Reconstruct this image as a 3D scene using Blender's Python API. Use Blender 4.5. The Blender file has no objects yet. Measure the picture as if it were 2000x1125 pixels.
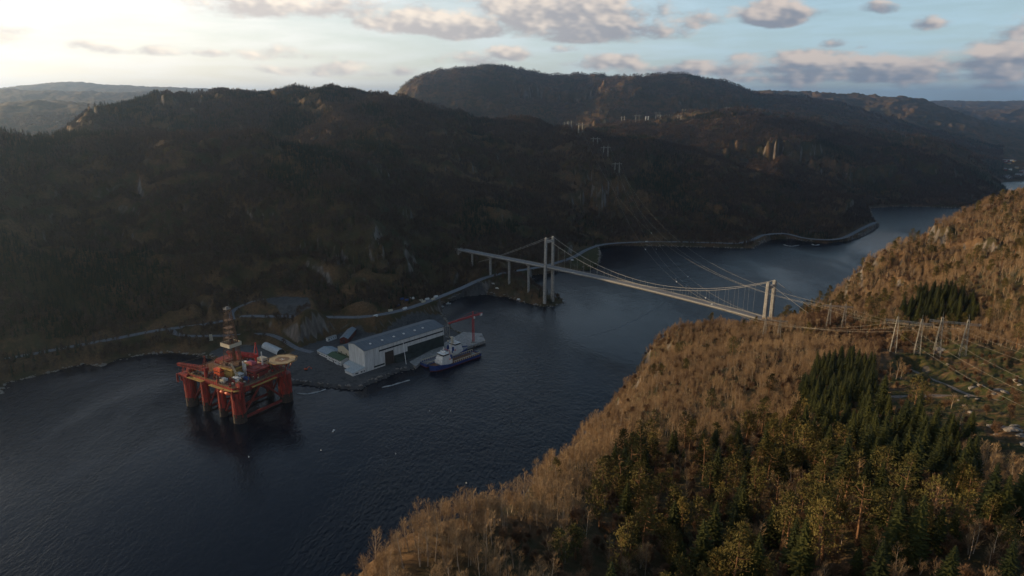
import bpy, bmesh, math, random
import numpy as np
from mathutils import Vector, Matrix, Euler
R = math.radians
random.seed(7); rng = np.random.default_rng(7)
S = bpy.context.scene
COL = S.collection

# ------------------------------------------------------------------ camera
CAMZ = 288.0; FPX = 1334.0; PITCH = R(15.4)
cam_data = bpy.data.cameras.new("camera"); cam = bpy.data.objects.new("camera", cam_data); COL.objects.link(cam)
cam.location = (0, 0, CAMZ); cam.rotation_euler = (R(90) - PITCH, 0, 0)
cam_data.sensor_width = 36.0; cam_data.lens = 36.0 * FPX / 2000.0
cam_data.clip_start = 1.0; cam_data.clip_end = 80000.0
S.camera = cam

# ------------------------------------------------------------------ light
SUN_AZ = R(-69); SUN_EL = R(10.0)          # azimuth measured from +Y towards +X
sun_dir = Vector((math.sin(SUN_AZ)*math.cos(SUN_EL), math.cos(SUN_AZ)*math.cos(SUN_EL), math.sin(SUN_EL)))
ld = bpy.data.lights.new("sun", 'SUN'); ld.energy = 5.0; ld.angle = R(0.5); ld.color = (1.0, 0.71, 0.39)
lo = bpy.data.objects.new("sun", ld); COL.objects.link(lo); lo.rotation_euler = sun_dir.to_track_quat('Z', 'Y').to_euler()
lo.location = (0, 0, 900)

S.view_settings.view_transform = 'Standard'; S.view_settings.look = 'None'
S.view_settings.exposure = 0.42; S.view_settings.gamma = 1.0
S.render.engine = 'CYCLES'
S.cycles.volume_bounces = 0; S.cycles.max_bounces = 4; S.cycles.diffuse_bounces = 2; S.cycles.glossy_bounces = 2
S.cycles.volume_max_steps = 64; S.cycles.volume_step_rate = 10

W = bpy.data.worlds.new("World"); S.world = W; W.use_nodes = True
nt = W.node_tree; nt.nodes.clear()
def nn(tree, typ, **kw):
    n = tree.nodes.new(typ)
    for k, v in kw.items(): setattr(n, k, v)
    return n
def link(tree, a, b): tree.links.new(a, b)
def mth(tree, op, a, b=None, c=None, clamp=False):
    n = tree.nodes.new('ShaderNodeMath'); n.operation = op; n.use_clamp = clamp
    for i, v in enumerate((a, b, c)):
        if v is None: continue
        if isinstance(v, (int, float)): n.inputs[i].default_value = v
        else: tree.links.new(v, n.inputs[i])
    return n.outputs[0]
def mixc(tree, f, a, b, mode='MIX'):
    n = tree.nodes.new('ShaderNodeMix'); n.data_type = 'RGBA'; n.blend_type = mode
    for i, v in ((0, f), (6, a), (7, b)):
        if isinstance(v, (int, float)): n.inputs[i].default_value = v
        elif isinstance(v, tuple): n.inputs[i].default_value = (v[0], v[1], v[2], 1)
        else: tree.links.new(v, n.inputs[i])
    return n.outputs[2]
def maprange(tree, v, a, b, c=0.0, d=1.0, smooth=True):
    n = tree.nodes.new('ShaderNodeMapRange'); n.interpolation_type = 'SMOOTHSTEP' if smooth else 'LINEAR'
    tree.links.new(v, n.inputs[0])
    for i, x in zip((1, 2, 3, 4), (a, b, c, d)): n.inputs[i].default_value = x
    return n.outputs[0]

sky = nn(nt, 'ShaderNodeTexSky', sky_type='NISHITA', sun_disc=False)
sky.sun_elevation = SUN_EL; sky.sun_rotation = SUN_AZ % (2*math.pi)
sky.air_density = 1.0; sky.dust_density = 1.2; sky.ozone_density = 1.5; sky.altitude = 300
bg = nn(nt, 'ShaderNodeBackground'); bg.inputs[1].default_value = SKY_STRENGTH = 0.11
out = nn(nt, 'ShaderNodeOutputWorld')

# --- clouds: banks of cumulus, placed by true direction (azimuth / elevation, degrees)
def pix_dir(px, py):
    x = (px-1000)/FPX; y = (562.5-py)/FPX
    d = Vector((x, math.cos(PITCH)+y*math.sin(PITCH), -math.sin(PITCH)+y*math.cos(PITCH))).normalized()
    return math.degrees(math.atan2(d.x, d.y)), math.degrees(math.asin(d.z))
tc = nn(nt, 'ShaderNodeTexCoord'); sep = nn(nt, 'ShaderNodeSeparateXYZ'); link(nt, tc.outputs['Generated'], sep.inputs[0])
az = mth(nt, 'MULTIPLY', mth(nt, 'ARCTAN2', sep.outputs[0], sep.outputs[1]), 57.2958)
el = mth(nt, 'MULTIPLY', mth(nt, 'ARCSINE', sep.outputs[2]), 57.2958)
comb = nn(nt, 'ShaderNodeCombineXYZ'); link(nt, az, comb.inputs[0]); link(nt, mth(nt, 'MULTIPLY', el, 2.1), comb.inputs[1])
def cnoise(scale, det, off=0.0, vec=None):
    n = nn(nt, 'ShaderNodeTexNoise'); n.inputs['Scale'].default_value = scale; n.inputs['Detail'].default_value = det
    n.inputs['Roughness'].default_value = 0.58
    m = nn(nt, 'ShaderNodeMapping'); m.inputs['Location'].default_value = (off, off*.37, off*.7)
    link(nt, vec or comb.outputs[0], m.inputs[0]); link(nt, m.outputs[0], n.inputs['Vector'])
    return n.outputs['Fac']
n_a = cnoise(0.24, 5.5); n_b = cnoise(0.24, 2.6, 0.35)   # second sample shifted: lit side of each billow
# (px, py, half width px, half height px, weight)
CL = [(1110,28,180,50,1.18),(810,48,105,25,1.15),(915,56,78,28,1.15),(1170,66,150,24,1.0),(1520,28,75,28,1.15),(1355,46,60,14,.7),(1480,42,50,10,.5),
      (650,15,120,30,.75),(450,12,110,28,.75),(990,105,55,18,.9),(915,118,70,18,.8),(1165,125,85,20,.8),(1100,98,45,10,.6),(1720,14,30,14,.7),
      (1835,45,40,12,.5),(560,108,75,16,.7),(650,138,150,15,.6),(750,142,70,14,.7),(320,100,60,12,.55),(400,107,40,8,.5),(150,88,35,9,.5),(205,97,30,10,.45),
      (1450,135,240,18,.85),(1560,122,120,20,.95),(1700,128,140,22,.9),(1840,130,160,24,.95),(1850,106,60,12,.7),(1960,112,80,18,.9),(1800,150,330,16,.8),(1280,138,90,10,.5),
      (1630,88,25,8,.5),(1685,92,18,6,.5),(1900,168,300,9,.4),(1530,170,260,9,.35),(2150,100,180,30,.9),(2080,40,120,20,.6),(-150,60,160,20,.5),
      (1060,-60,300,40,1.),(600,-80,200,40,1.),(1700,-90,250,50,1.),(2300,60,200,40,.9)]
dens = None; body = None
for px, py, w, h, wt in CL:
    a0, e0 = pix_dir(px, py)
    wa = w/FPX*57.3; he = h/FPX*57.3
    dx = mth(nt, 'DIVIDE', mth(nt, 'SUBTRACT', az, a0), wa)
    dy = mth(nt, 'DIVIDE', mth(nt, 'SUBTRACT', el, e0), he)
    # flatter base: squeeze the lower half
    dy2 = mth(nt, 'MAXIMUM', dy, mth(nt, 'MULTIPLY', dy, -1.5))
    d2 = mth(nt, 'ADD', mth(nt, 'MULTIPLY', dx, dx), mth(nt, 'MULTIPLY', dy2, dy2))
    v = mth(nt, 'MULTIPLY', mth(nt, 'SUBTRACT', 1.0, mth(nt, 'MULTIPLY', d2, 0.55)), wt)
    dens = v if dens is None else mth(nt, 'SMOOTH_MAX', dens, v, 0.15)
    t = mth(nt, 'MULTIPLY', dy, mth(nt, 'MAXIMUM', v, 0.0))
    body = t if body is None else mth(nt, 'ADD', body, t)
dens = mth(nt, 'MAXIMUM', dens, -0.6)
cov = mth(nt, 'ADD', dens, mth(nt, 'MULTIPLY', mth(nt, 'SUBTRACT', n_a, 0.5), 2.6))
alpha = maprange(nt, cov, 0.22, 0.78)
alpha = mth(nt, 'MULTIPLY', alpha, 0.93)
edge = mth(nt, 'SUBTRACT', cnoise(0.24, 2.6), n_b)
lit = mth(nt, 'ADD', mth(nt, 'MULTIPLY', edge, 4.0), mth(nt, 'ADD', mth(nt, 'MULTIPLY', body, 0.6), 0.40), clamp=True)
lit = maprange(nt, lit, 0.15, 1.0)
az_w = maprange(nt, az, -30.0, 25.0)
c_lit = mixc(nt, az_w, (1.0, .87, .71), (0.56, 0.47, 0.41))
c_dark = mixc(nt, az_w, (.58, 0.52, 0.48), (0.185, 0.20, 0.24))
ccol = mixc(nt, lit, c_dark, c_lit)
# thin high veil between the cumulus: streaks of cirrus haze
comb2 = nn(nt, 'ShaderNodeCombineXYZ'); link(nt, mth(nt, 'MULTIPLY', az, .25), comb2.inputs[0]); link(nt, mth(nt, 'MULTIPLY', el, 1.6), comb2.inputs[1])
veil = mth(nt, 'MULTIPLY', maprange(nt, cnoise(0.5, 6, 3.0, comb2.outputs[0]), 0.3, 0.75, .45, .75), 1.0)
skyscale = nn(nt, 'ShaderNodeVectorMath', operation='SCALE'); link(nt, sky.outputs[0], skyscale.inputs[0]); skyscale.inputs[3].default_value = SKY_STRENGTH
veil = mth(nt, 'ADD', veil, maprange(nt, az, -45.0, -5.0, .3, .0), clamp=True)
veil = mth(nt, 'MULTIPLY', veil, maprange(nt, el, 9.0, 28.0, 1.0, 0.05))
base = mixc(nt, veil, skyscale.outputs[0], mixc(nt, az_w, (.98, .93, .85), (0.41, 0.58, 0.70)))
res = mixc(nt, alpha, base, ccol)
bg.inputs[1].default_value = 1.0
link(nt, res, bg.inputs[0]); link(nt, bg.outputs[0], out.inputs[0])

# ------------------------------------------------------------------ tagging helpers
def tag(o, label=None, cat=None, group=None, kind=None):
    if label: o["label"] = label
    if cat: o["category"] = cat
    if group: o["group"] = group
    if kind: o["kind"] = kind
    return o
def empty(name, loc=(0,0,0), rz=0.0, label=None, cat=None, group=None):
    o = bpy.data.objects.new(name, None); o.empty_display_size = 1.0; COL.objects.link(o)
    o.location = loc; o.rotation_euler = (0, 0, rz)
    return tag(o, label, cat, group)

# ------------------------------------------------------------------ pixel -> world (to lay the real place out)
cP, sP = math.cos(PITCH), math.sin(PITCH)
def ray(px, py):
    x = (px-1000)/FPX; y = (562.5-py)/FPX
    return x, cP+y*sP, -sP+y*cP
def atY(px, py, Y):
    x, yy, z = ray(px, py); t = Y/yy
    return (x*t, Y, CAMZ+z*t)
def atZ(px, py, z0):
    x, yy, z = ray(px, py); t = (z0-CAMZ)/z
    return (x*t, yy*t, z0)
def dipX(px, Y, z):
    d = Y*cP+(CAMZ-z)*sP
    return ((px-1000)/FPX*d, Y, z)

# ------------------------------------------------------------------ terrain control points
A = []
def AY(*rows):
    for r in rows: A.append(atY(*r))
def AD(*rows):
    for r in rows: A.append(dipX(*r))
def AZ(*rows):
    for r in rows: A.append(atZ(*r))
# ridge 1 (nearest hill, left)
AY((0,272,1300),(80,268,1310),(160,258,1320),(300,256,1350),(450,264,1350),(560,282,1300),(640,310,1250),(700,345,1190))
AD((-120,1300,252),(-300,1200,180),(-600,1000,130),(-1000,850,100),(-1500,700,80),(-2200,500,90))  # unseen slopes beyond the left edge, heights shaped for the shadows they cast
AD((-300,1500,160),(-600,1400,130),(-1000,1400,130),(-1600,1200,120))  # unseen ground kept low so the sun clears it to the rig
AD((-130,960,185),(-80,880,155),(-215,800,72),(-260,880,95),(-330,1000,110),(-400,870,75))  # added unseen slopes: high ones shade the hall, low ones leave the rig sunlit
AY((100,450,980),(300,450,1000),(500,430,1020),(700,450,1000))
# ridge 2
AY((162,243,1700),(172,222,1800),(250,205,1850),(310,190,1900),(400,188,1950),(480,190,1950),(540,188,2000),(590,177,2050),(700,179,2050),
   (800,198,2000),(900,223,1950),(1000,236,1950),(1060,241,1950),(1160,258,1900),(1250,266,1880),(1300,277,1880),(1400,305,1820),(1500,343,1740),(1600,378,1660),(1680,405,1590))
AY((900,300,1600),(900,380,1350),(1000,340,1580),(1000,420,1350),(1100,330,1650),(1150,345,1610),(1230,345,1620),(1160,415,1500),(1230,415,1510),(1300,350,1640),
   (1300,420,1500),(1450,400,1560),(1550,440,1500),(800,300,1500),(820,420,1250))
AD((0,1550,150),(160,1580,155),(300,1600,160),(450,1600,175),(600,1600,195),(700,1450,175),(-100,1900,110),(60,1950,110),(-300,2000,120))
AD((0,3000,60),(-400,3000,80),(200,3000,120),(500,3000,180),(800,3000,160),(1000,2600,150),(1100,2350,150),(1200,2150,140),(1330,2080,100),(1450,2000,60),(1560,1930,30),(1640,1880,12))
# plateau & cliffs to the right
AY((1170,245,2700),(1250,236,2800),(1330,229,2900),(1400,229,2900),(1500,238,2800),(1600,243,2750),(1700,258,2700),(1800,273,2650),(1880,296,2500),(1940,332,2350))
AY((1300,250,2450),(1380,262,2350),(1440,262,2300),(1500,262,2280),(1570,266,2260),(1640,283,2250),(1700,290,2250),(1800,300,2250),(1880,322,2220))
AY((1440,300,2200),(1500,318,2130),(1570,325,2120),(1640,340,2080),(1720,355,2050),(1800,360,2060),(1880,370,2080))
AD((1100,3500,100),(1300,3500,110),(1500,3400,100),(1700,3400,80),(1850,3200,60),(1960,2900,20),(2050,2900,12),(1990,3300,8),(2100,3300,10),(2000,2700,6))
# massif behind
AY((755,205,4300),(775,182,4300),(800,158,4300),(850,138,4350),(890,134,4400),(935,129,4400),(1000,131,4500),(1060,139,4600),(1150,147,4700),(1200,154,4600),(1240,150,4300),(1280,144,4200),(1330,143,4200),
   (1400,153,4200),(1460,173,4200),(1560,191,4100),(1640,213,3900),(1700,238,3700),(1760,262,3500),
   (960,190,4000),(1060,178,4200),(1140,178,4100),(1060,205,3900),(1150,205,3850),(1300,190,3900),(1400,205,3800),(850,200,3900))
AY((1500,176,5600),(1600,183,5500),(1700,189,5400),(1740,197,5300),(1770,189,5200),(1800,206,5000),(1840,223,4800),(1900,246,4500),(1960,270,4300),(2050,300,4000))
AD((1550,4800,220),(1700,4600,180),(1850,4200,100),(1980,3800,25),(750,3600,150),(650,4300,150),(500,4300,120))
AD((1000,6500,280),(1300,6500,260),(1600,7000,220),(1900,6000,120),(2100,6000,100),(2000,8000,160))
for px, py, Y in ((800,158,4300),(850,142,4350),(890,137,4400),(935,132,4400),(1000,136,4500),(1060,144,4600),(1150,152,4700),(1200,158,4600),(1240,156,4300),(1280,152,4200),(1330,152,4200),(1400,160,4200),(1460,180,4200),(1560,195,4100)):
    q = atY(px, py, Y); A.append((q[0]*(Y+260)/Y, Y+260, q[2]-22)); A.append((q[0]*(Y+560)/Y, Y+560, q[2]-75))
# far country
AY((1790,206,9000),(1900,203,9500),(2000,205,9500),(2250,203,9000),(1830,213,7000),(1900,219,7000),(2000,216,7000),(2150,216,7000))
AY((-400,166,11000),(0,173,11000),(60,169,11000),(130,165,10000),(200,169,10000),(300,172,10000),(420,176,10500),(500,180,11000),(560,183,11000),(700,186,11000),(1000,185,12000),(1400,185,12000),(2400,190,12000))
AY((-300,181,7000),(0,181,7000),(100,178,7000),(250,182,7000),(330,193,6500),(450,201,6500),(0,201,4500),(150,199,4500),(300,207,4500),(-300,201,4500),(-900,200,5000))
AD((0,5500,200),(300,5500,190),(100,8500,220),(500,8500,220),(2000,8200,170),(-600,5600,180),(-600,9000,240),(-1800,3000,150),(-2500,2000,120))
for px in (-3000,-1500,-600,0,500,1000,1500,2000,2600): AD((px,17000,170),(px,30000,120))
# roads and platforms on the far shore (also flattened below)
ROAD_MAIN = [(-500,790,12),(-200,742,12),(0,703,12),(80,688,12),(165,672,13),(230,660,14),(290,648,15),(335,641,16),(380,636,17),(430,628,19),(470,618,22),(500,617,23),(560,618,23),(610,619,22),(640,619,22),(700,619,22),(745,614,22),(800,601,21),(850,583,20),(900,563,20),(940,545,20),(975,535,20),(1020,527,18),(1060,520,14),(1090,512,10),(1120,502,9),(1145,488,7),(1170,479,6),(1200,475,6),(1260,472,6),(1320,472,6),(1400,474,6),(1440,475,6),(1470,468,8),(1490,459,12),(1520,456,14),(1540,457,13),(1580,466,8),(1640,466,7),(1690,443,10),(1710,434,8)]
ROAD_LOW = [(335,641,16),(342,651,15),(370,656,14),(440,655,11),(500,652,9),(530,654,8),(555,665,6),(580,680,4),(610,688,3.6)]
ROAD_PAD = [(455,624,22),(452,611,24),(465,600,27),(490,590,31),(515,584,33)]
for rd in (ROAD_MAIN, ROAD_LOW, ROAD_PAD):
    for r in rd: A.append(atZ(*r))
AZ((950,556,15),(980,557,17),(1010,561,17),(1038,570,14),(1062,580,10),(1085,585,7))
AZ((560,585,33),(590,595,33),(540,565,55),(620,600,40),(600,560,70),(700,560,66),(840,540,56),(870,500,75),(890,480,50),(640,640,14),(700,640,6))

# shoreline of the far side (pixels on the water plane)
SH = [(-900,900),(-500,850),(-200,800),(-60,785),(2,770),(8,758),(12,748),(70,735),(130,720),(160,712),(200,715),(240,700),(300,690),(350,690),(400,696),(440,712),(490,728),(530,740),(560,746),(600,752),(650,758),(705,761),(722,748),(755,737),
      (783,725),(808,720),(821,710),(856,697),(905,683),(946,668),(938,657),(905,655),(880,640),(868,622),(858,606),(868,592),(900,580),(940,574),(990,580),(1035,594),(1062,600),(1085,598),(1106,591),(1098,583),(1080,580),
      (1060,568),(1040,552),(1038,538),(1070,533),(1100,527),(1130,528),(1155,525),(1170,517),(1172,495),(1166,481),(1200,479),(1300,481),(1420,484),(1470,486),(1483,477),(1505,468),(1545,466),(1575,471),(1610,475),(1655,470),(1690,459),(1716,441),
      (1705,425),(1700,407),(1750,403),(1800,404),(1880,406),(1905,403),(1960,386),(1976,376),(1950,357),(2000,353),(2060,352)]
shoreA = [atZ(x, y, 0)[:2] for x, y in SH]
shoreB = [(2600,2300),(1500,1500),(900,1150),(600,950),(420,870),(300,805),(205,752),(138,706),(120,655),(66,545),(40,445),(4,372),(-28,300),(-50,230),(-110,160),(-190,60),(-260,-100),(-300,-400)]
shoreC = [(-900,-400),(-1500,0),(-1500,300)]
WATER_POLY = np.array(shoreA + shoreB + shoreC)
LANDB = np.array(shoreB + [(200,-800),(4000,-800),(6000,2000)])
# quay / flat yards: polygons in world xy with their level
QUAY_L = 3.0
# right hillside control points
B = []
for r in ((670,1125,155),(800,1080,150),(950,990,140),(1040,915,128),(1130,840,110),(1225,775,92),(1250,720,75),(1290,655,52),(1380,640,52),(1490,634,56),(1600,600,70),(1650,560,92),(1700,505,118),(1780,465,142),(1850,435,160),(1930,400,178),(2000,375,190),(2100,340,205)):
    x, y, z = atZ(*r); B.append((x, y, z-6))
for r in ((1490,672,84),(1520,672,85),(1400,700,80),(1300,760,97),(1600,760,124),(1500,850,136),(1300,900,131),(1615,652,94),(1645,652,96),(1740,712,121),(1870,720,126),(2000,700,136),(1900,640,122),(1800,560,115),(2000,560,150),
          (1800,500,130),(1900,480,150),(1850,770,147),(2000,790,154),(1790,850,160),(2000,880,166),(1700,1000,167),(2000,1050,174),(1400,1000,150),(1200,1000,143),(1300,1125,157),(1800,1125,175),(1380,810,122),(1150,900,126),(1700,640,102),(1600,700,108)):
    B.append(atZ(*r))
B += [(0,60,165),(150,60,180),(300,50,195),(500,200,215),(500,400,190),(800,700,230),(900,300,260),(-80,40,162),(0,-200,180),(300,-300,220),(1500,1000,250),(2500,1200,250),(1600,200,300),(3500,0,300)]
B += [(x*1.0, y*1.0, 3.0) for x, y in shoreB[:-1]]
B += [(700,860,110),(520,800,120),(380,770,60),(1100,1000,140)]

# ------------------------------------------------------------------ radial basis surfaces
def rbf_fit(P, Z, c):
    D = np.sqrt(((P[:,None,:]-P[None,:,:])**2).sum(-1)+c*c)
    n = len(P); M = np.zeros((n+1, n+1)); M[:n,:n] = -D - np.eye(n)*(-0.02); M[:n,n] = 1; M[n,:n] = 1
    return np.linalg.lstsq(M, np.append(Z, 0), rcond=None)[0]
def rbf_eval(P, w, c, Q):
    out = np.empty(len(Q))
    for i in range(0, len(Q), 20000):
        q = Q[i:i+20000]
        D = np.sqrt(((q[:,None,:]-P[None,:,:])**2).sum(-1)+c*c)
        out[i:i+20000] = -D@w[:-1]+w[-1]
    return out
def lp(x, y):
    r = np.hypot(x, y); return np.stack([np.degrees(np.arctan2(x, y))/4.3, 6*np.log(np.maximum(r, 30.0))], -1)
An = np.array(A); PA = lp(An[:,0], An[:,1]); cA = 0.5
# drop near duplicates
keep = [0]
for i in range(1, len(PA)):
    if min(np.hypot(*(PA[i]-PA[j])) for j in keep) > 0.08: keep.append(i)
PA = PA[keep]; ZA = An[keep, 2]
sh = np.array([p for p in shoreA]); shP = lp(sh[:,0], sh[:,1])
PA = np.vstack([PA, shP[::1]]); ZA = np.append(ZA, np.full(len(shP), 2.0))
wA = rbf_fit(PA, ZA, cA)
Bn = np.array(B); PB = Bn[:,:2]/60.0; cB = 0.35; wB = rbf_fit(PB, Bn[:,2], cB)
# tabulate A on a polar grid, B on a plain grid, then interpolate
AZG = np.linspace(-89, 75, 500); LRG = np.linspace(math.log(300), math.log(32000), 520)
ga, gl = np.meshgrid(AZG/4.3, 6*LRG, indexing='ij')
TA = rbf_eval(PA, wA, cA, np.stack([ga.ravel(), gl.ravel()], -1)).reshape(ga.shape)
BX = np.linspace(-400, 4200, 700); BY = np.linspace(-500, 2400, 560)
gx, gy = np.meshgrid(BX/60, BY/60, indexing='ij')
TB = rbf_eval(PB, wB, cB, np.stack([gx.ravel(), gy.ravel()], -1)).reshape(gx.shape)
def bil(T, xs, ys, x, y):
    fx = np.clip((x-xs[0])/(xs[1]-xs[0]), 0, len(xs)-1.001); fy = np.clip((y-ys[0])/(ys[1]-ys[0]), 0, len(ys)-1.001)
    i = fx.astype(int); j = fy.astype(int); fx = fx-i; fy = fy-j
    return T[i,j]*(1-fx)*(1-fy)+T[i+1,j]*fx*(1-fy)+T[i,j+1]*(1-fx)*fy+T[i+1,j+1]*fx*fy

# ------------------------------------------------------------------ noise
def _h(ix, iy, seed):
    h = (ix.astype(np.int64)*374761393 + iy.astype(np.int64)*668265263 + seed*1274126177) & 0xFFFFFFFF
    h = ((h ^ (h >> 13))*1274126177) & 0xFFFFFFFF
    return (h ^ (h >> 16)) & 0xFFFF
def perlin(x, y, seed=0):
    ix = np.floor(x); iy = np.floor(y); fx = x-ix; fy = y-iy
    u = fx*fx*fx*(fx*(fx*6-15)+10); v = fy*fy*fy*(fy*(fy*6-15)+10)
    def g(dx, dy):
        a = _h(ix+dx, iy+dy, seed)*(2*math.pi/65536.0)
        return np.cos(a)*(fx-dx)+np.sin(a)*(fy-dy)
    return ((g(0,0)*(1-u)+g(1,0)*u)*(1-v)+(g(0,1)*(1-u)+g(1,1)*u)*v)*1.5
def fbm(x, y, lam, octv, seed=0, gain=0.5, ridged=False):
    s = np.zeros_like(x); a = 1.0; f = 1.0/lam
    for k in range(octv):
        n = perlin(x*f+k*17.3, y*f-k*9.1, seed+k)
        s += a*((1-2*np.abs(n)) if ridged else n); a *= gain; f *= 2.03
    return s
def sstep(a, b, x):
    t = np.clip((x-a)/(b-a), 0, 1); return t*t*(3-2*t)
def in_poly(x, y, P):
    c = np.zeros(x.shape, bool); n = len(P); j = n-1
    for i in range(n):
        xi, yi = P[i]; xj, yj = P[j]
        if yi != yj:
            c ^= ((yi > y) != (yj > y)) & (x < (xj-xi)*(y-yi)/(yj-yi)+xi)
        j = i
    return c
def seg_dist(x, y, P, closed=True):
    d = np.full(x.shape, 1e9); n = len(P)
    for i in range(n if closed else n-1):
        ax, ay = P[i][:2]; bx, by = P[(i+1) % n][:2]; L = (bx-ax)**2+(by-ay)**2+1e-9
        t = np.clip(((x-ax)*(bx-ax)+(y-ay)*(by-ay))/L, 0, 1)
        d = np.minimum(d, (x-ax-t*(bx-ax))**2+(y-ay-t*(by-ay))**2)
    return np.sqrt(d)
def path_info(x, y, P):
    d = np.full(x.shape, 1e18); z = np.zeros(x.shape)
    for i in range(len(P)-1):
        ax, ay, az_ = P[i]; bx, by, bz = P[i+1]; L = (bx-ax)**2+(by-ay)**2+1e-9
        t = np.clip(((x-ax)*(bx-ax)+(y-ay)*(by-ay))/L, 0, 1)
        dd = (x-ax-t*(bx-ax))**2+(y-ay-t*(by-ay))**2
        m = dd < d; d = np.where(m, dd, d); z = np.where(m, az_+t*(bz-az_), z)
    return np.sqrt(d), z

def smooth_path(P, step=6.0):
    P = [np.array(p, float) for p in P]; out = []
    for i in range(len(P)-1):
        p0 = P[max(i-1,0)]; p1 = P[i]; p2 = P[i+1]; p3 = P[min(i+2,len(P)-1)]
        n = max(2, int(np.linalg.norm(p2-p1)/step))
        for k in range(n):
            t = k/n
            out.append(0.5*((2*p1)+(-p0+p2)*t+(2*p0-5*p1+4*p2-p3)*t*t+(-p0+3*p1-3*p2+p3)*t**3))
    out.append(P[-1]); return [tuple(o) for o in out]
road_main = smooth_path([atZ(*r) for r in ROAD_MAIN], 14)
road_low = smooth_path([atZ(*r) for r in ROAD_LOW], 10)
road_pad = smooth_path([atZ(*r) for r in ROAD_PAD], 10)
track = smooth_path([atZ(*r) for r in ((1715,776,143),(1760,775,145),(1830,773,147),(1900,777,149),(1960,784,152),(2010,790,154),(2100,800,156))], 5)
track2 = smooth_path([atZ(*r) for r in ((1775,720,123),(1815,738,130),(1850,752,140),(1880,766,146),(1912,777,149))], 5)
ROADS = [(road_main, 5.0, 9.0), (road_low, 3.8, 7.0), (road_pad, 3.6, 8.0)]
def polyz(pts, z): return np.array([atZ(x, y, z)[:2] for x, y in pts])
YARDS = [(polyz([(560,746),(600,753),(650,759),(705,761),(722,748),(755,737),(783,725),(808,720),(821,710),(856,697),(905,683),(946,668),(938,657),(905,655),(882,640),(862,611),(800,630),(735,652),(700,650),(660,654),(600,672),(560,690),(530,672),(440,674),(400,690)], 3.0), 3.0, 9.0),
         (polyz([(515,583),(548,578),(605,580),(612,596),(590,606),(548,602),(520,592)], 33), 33.0, 10.0),
         (polyz([(1112,514),(1122,490),(1150,480),(1172,480),(1178,495),(1172,518),(1160,524),(1130,524)], 5), 5.0, 9.0),
         (polyz([(868,598),(900,586),(945,580),(975,584),(1000,590),(985,576),(930,566),(880,575)], 3.5), 3.5, 8.0)]
PEN = polyz([(945,556),(1000,553),(1050,566),(1082,578),(1108,590),(1062,599),(1035,594),(1000,580),(950,572)], 8)
TOWN = polyz([(1955,300),(2100,290),(2150,345),(2000,346),(1960,346)], 6)
CLEAR = np.array([atZ(*r)[:2] for r in ((1715,705,118),(1800,670,118),(1900,690,125),(2060,720,138),(2100,980,170),(1960,960,168),(1880,900,163),(1800,890,160),(1735,850,155),(1715,770,140))])

CLIFFS = []
for px, py, Y, rad, S2 in ((1170,385,1520,75,75),(1215,370,1560,70,60),(1130,350,1620,60,45),(1480,300,2190,100,55),(1560,300,2160,130,65),(1640,325,2100,110,50),(1420,290,2230,80,50),(1700,340,2080,120,60),
      (1050,180,4150,170,120),(1090,178,4150,150,130),(1143,182,4080,120,130),(940,212,3950,220,60),(1330,215,3950,200,120),(1400,215,3850,150,90),
      (340,212,1870,110,55),(205,240,1790,60,45),(25,300,1220,60,35),(720,330,1400,70,40),(735,350,1350,60,45),(520,430,1050,45,26),(590,480,960,50,30),(700,500,960,50,30),(610,340,1250,50,30),(1490,410,1520,50,40),(1310,440,1480,50,40),
      (1010,360,1520,60,45),(950,330,1560,60,40),(800,430,1200,60,40),(1040,300,1700,60,40),(1620,400,1600,40,25)):
    q = atY(px, py, Y); CLIFFS.append((q[0], q[1], q[2], rad, S2))
for px, py, z0, rad, S2 in ((1845,465,145,50,22),(1905,490,150,50,20),(1790,520,122,45,18),(1700,590,95,25,12),(1620,600,80,18,10),(1760,560,110,30,12),(1960,470,165,40,16),(1240,745,82,26,24),(1060,915,122,14,16),(1010,960,130,14,14),(980,1030,140,10,10),(1235,700,70,22,20),(1990,520,155,30,12),(1640,560,85,20,10),(1880,560,125,26,9),(1930,640,128,22,7)):
    q = atZ(px, py, z0); CLIFFS.append((q[0], q[1], q[2], rad, S2))
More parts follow.
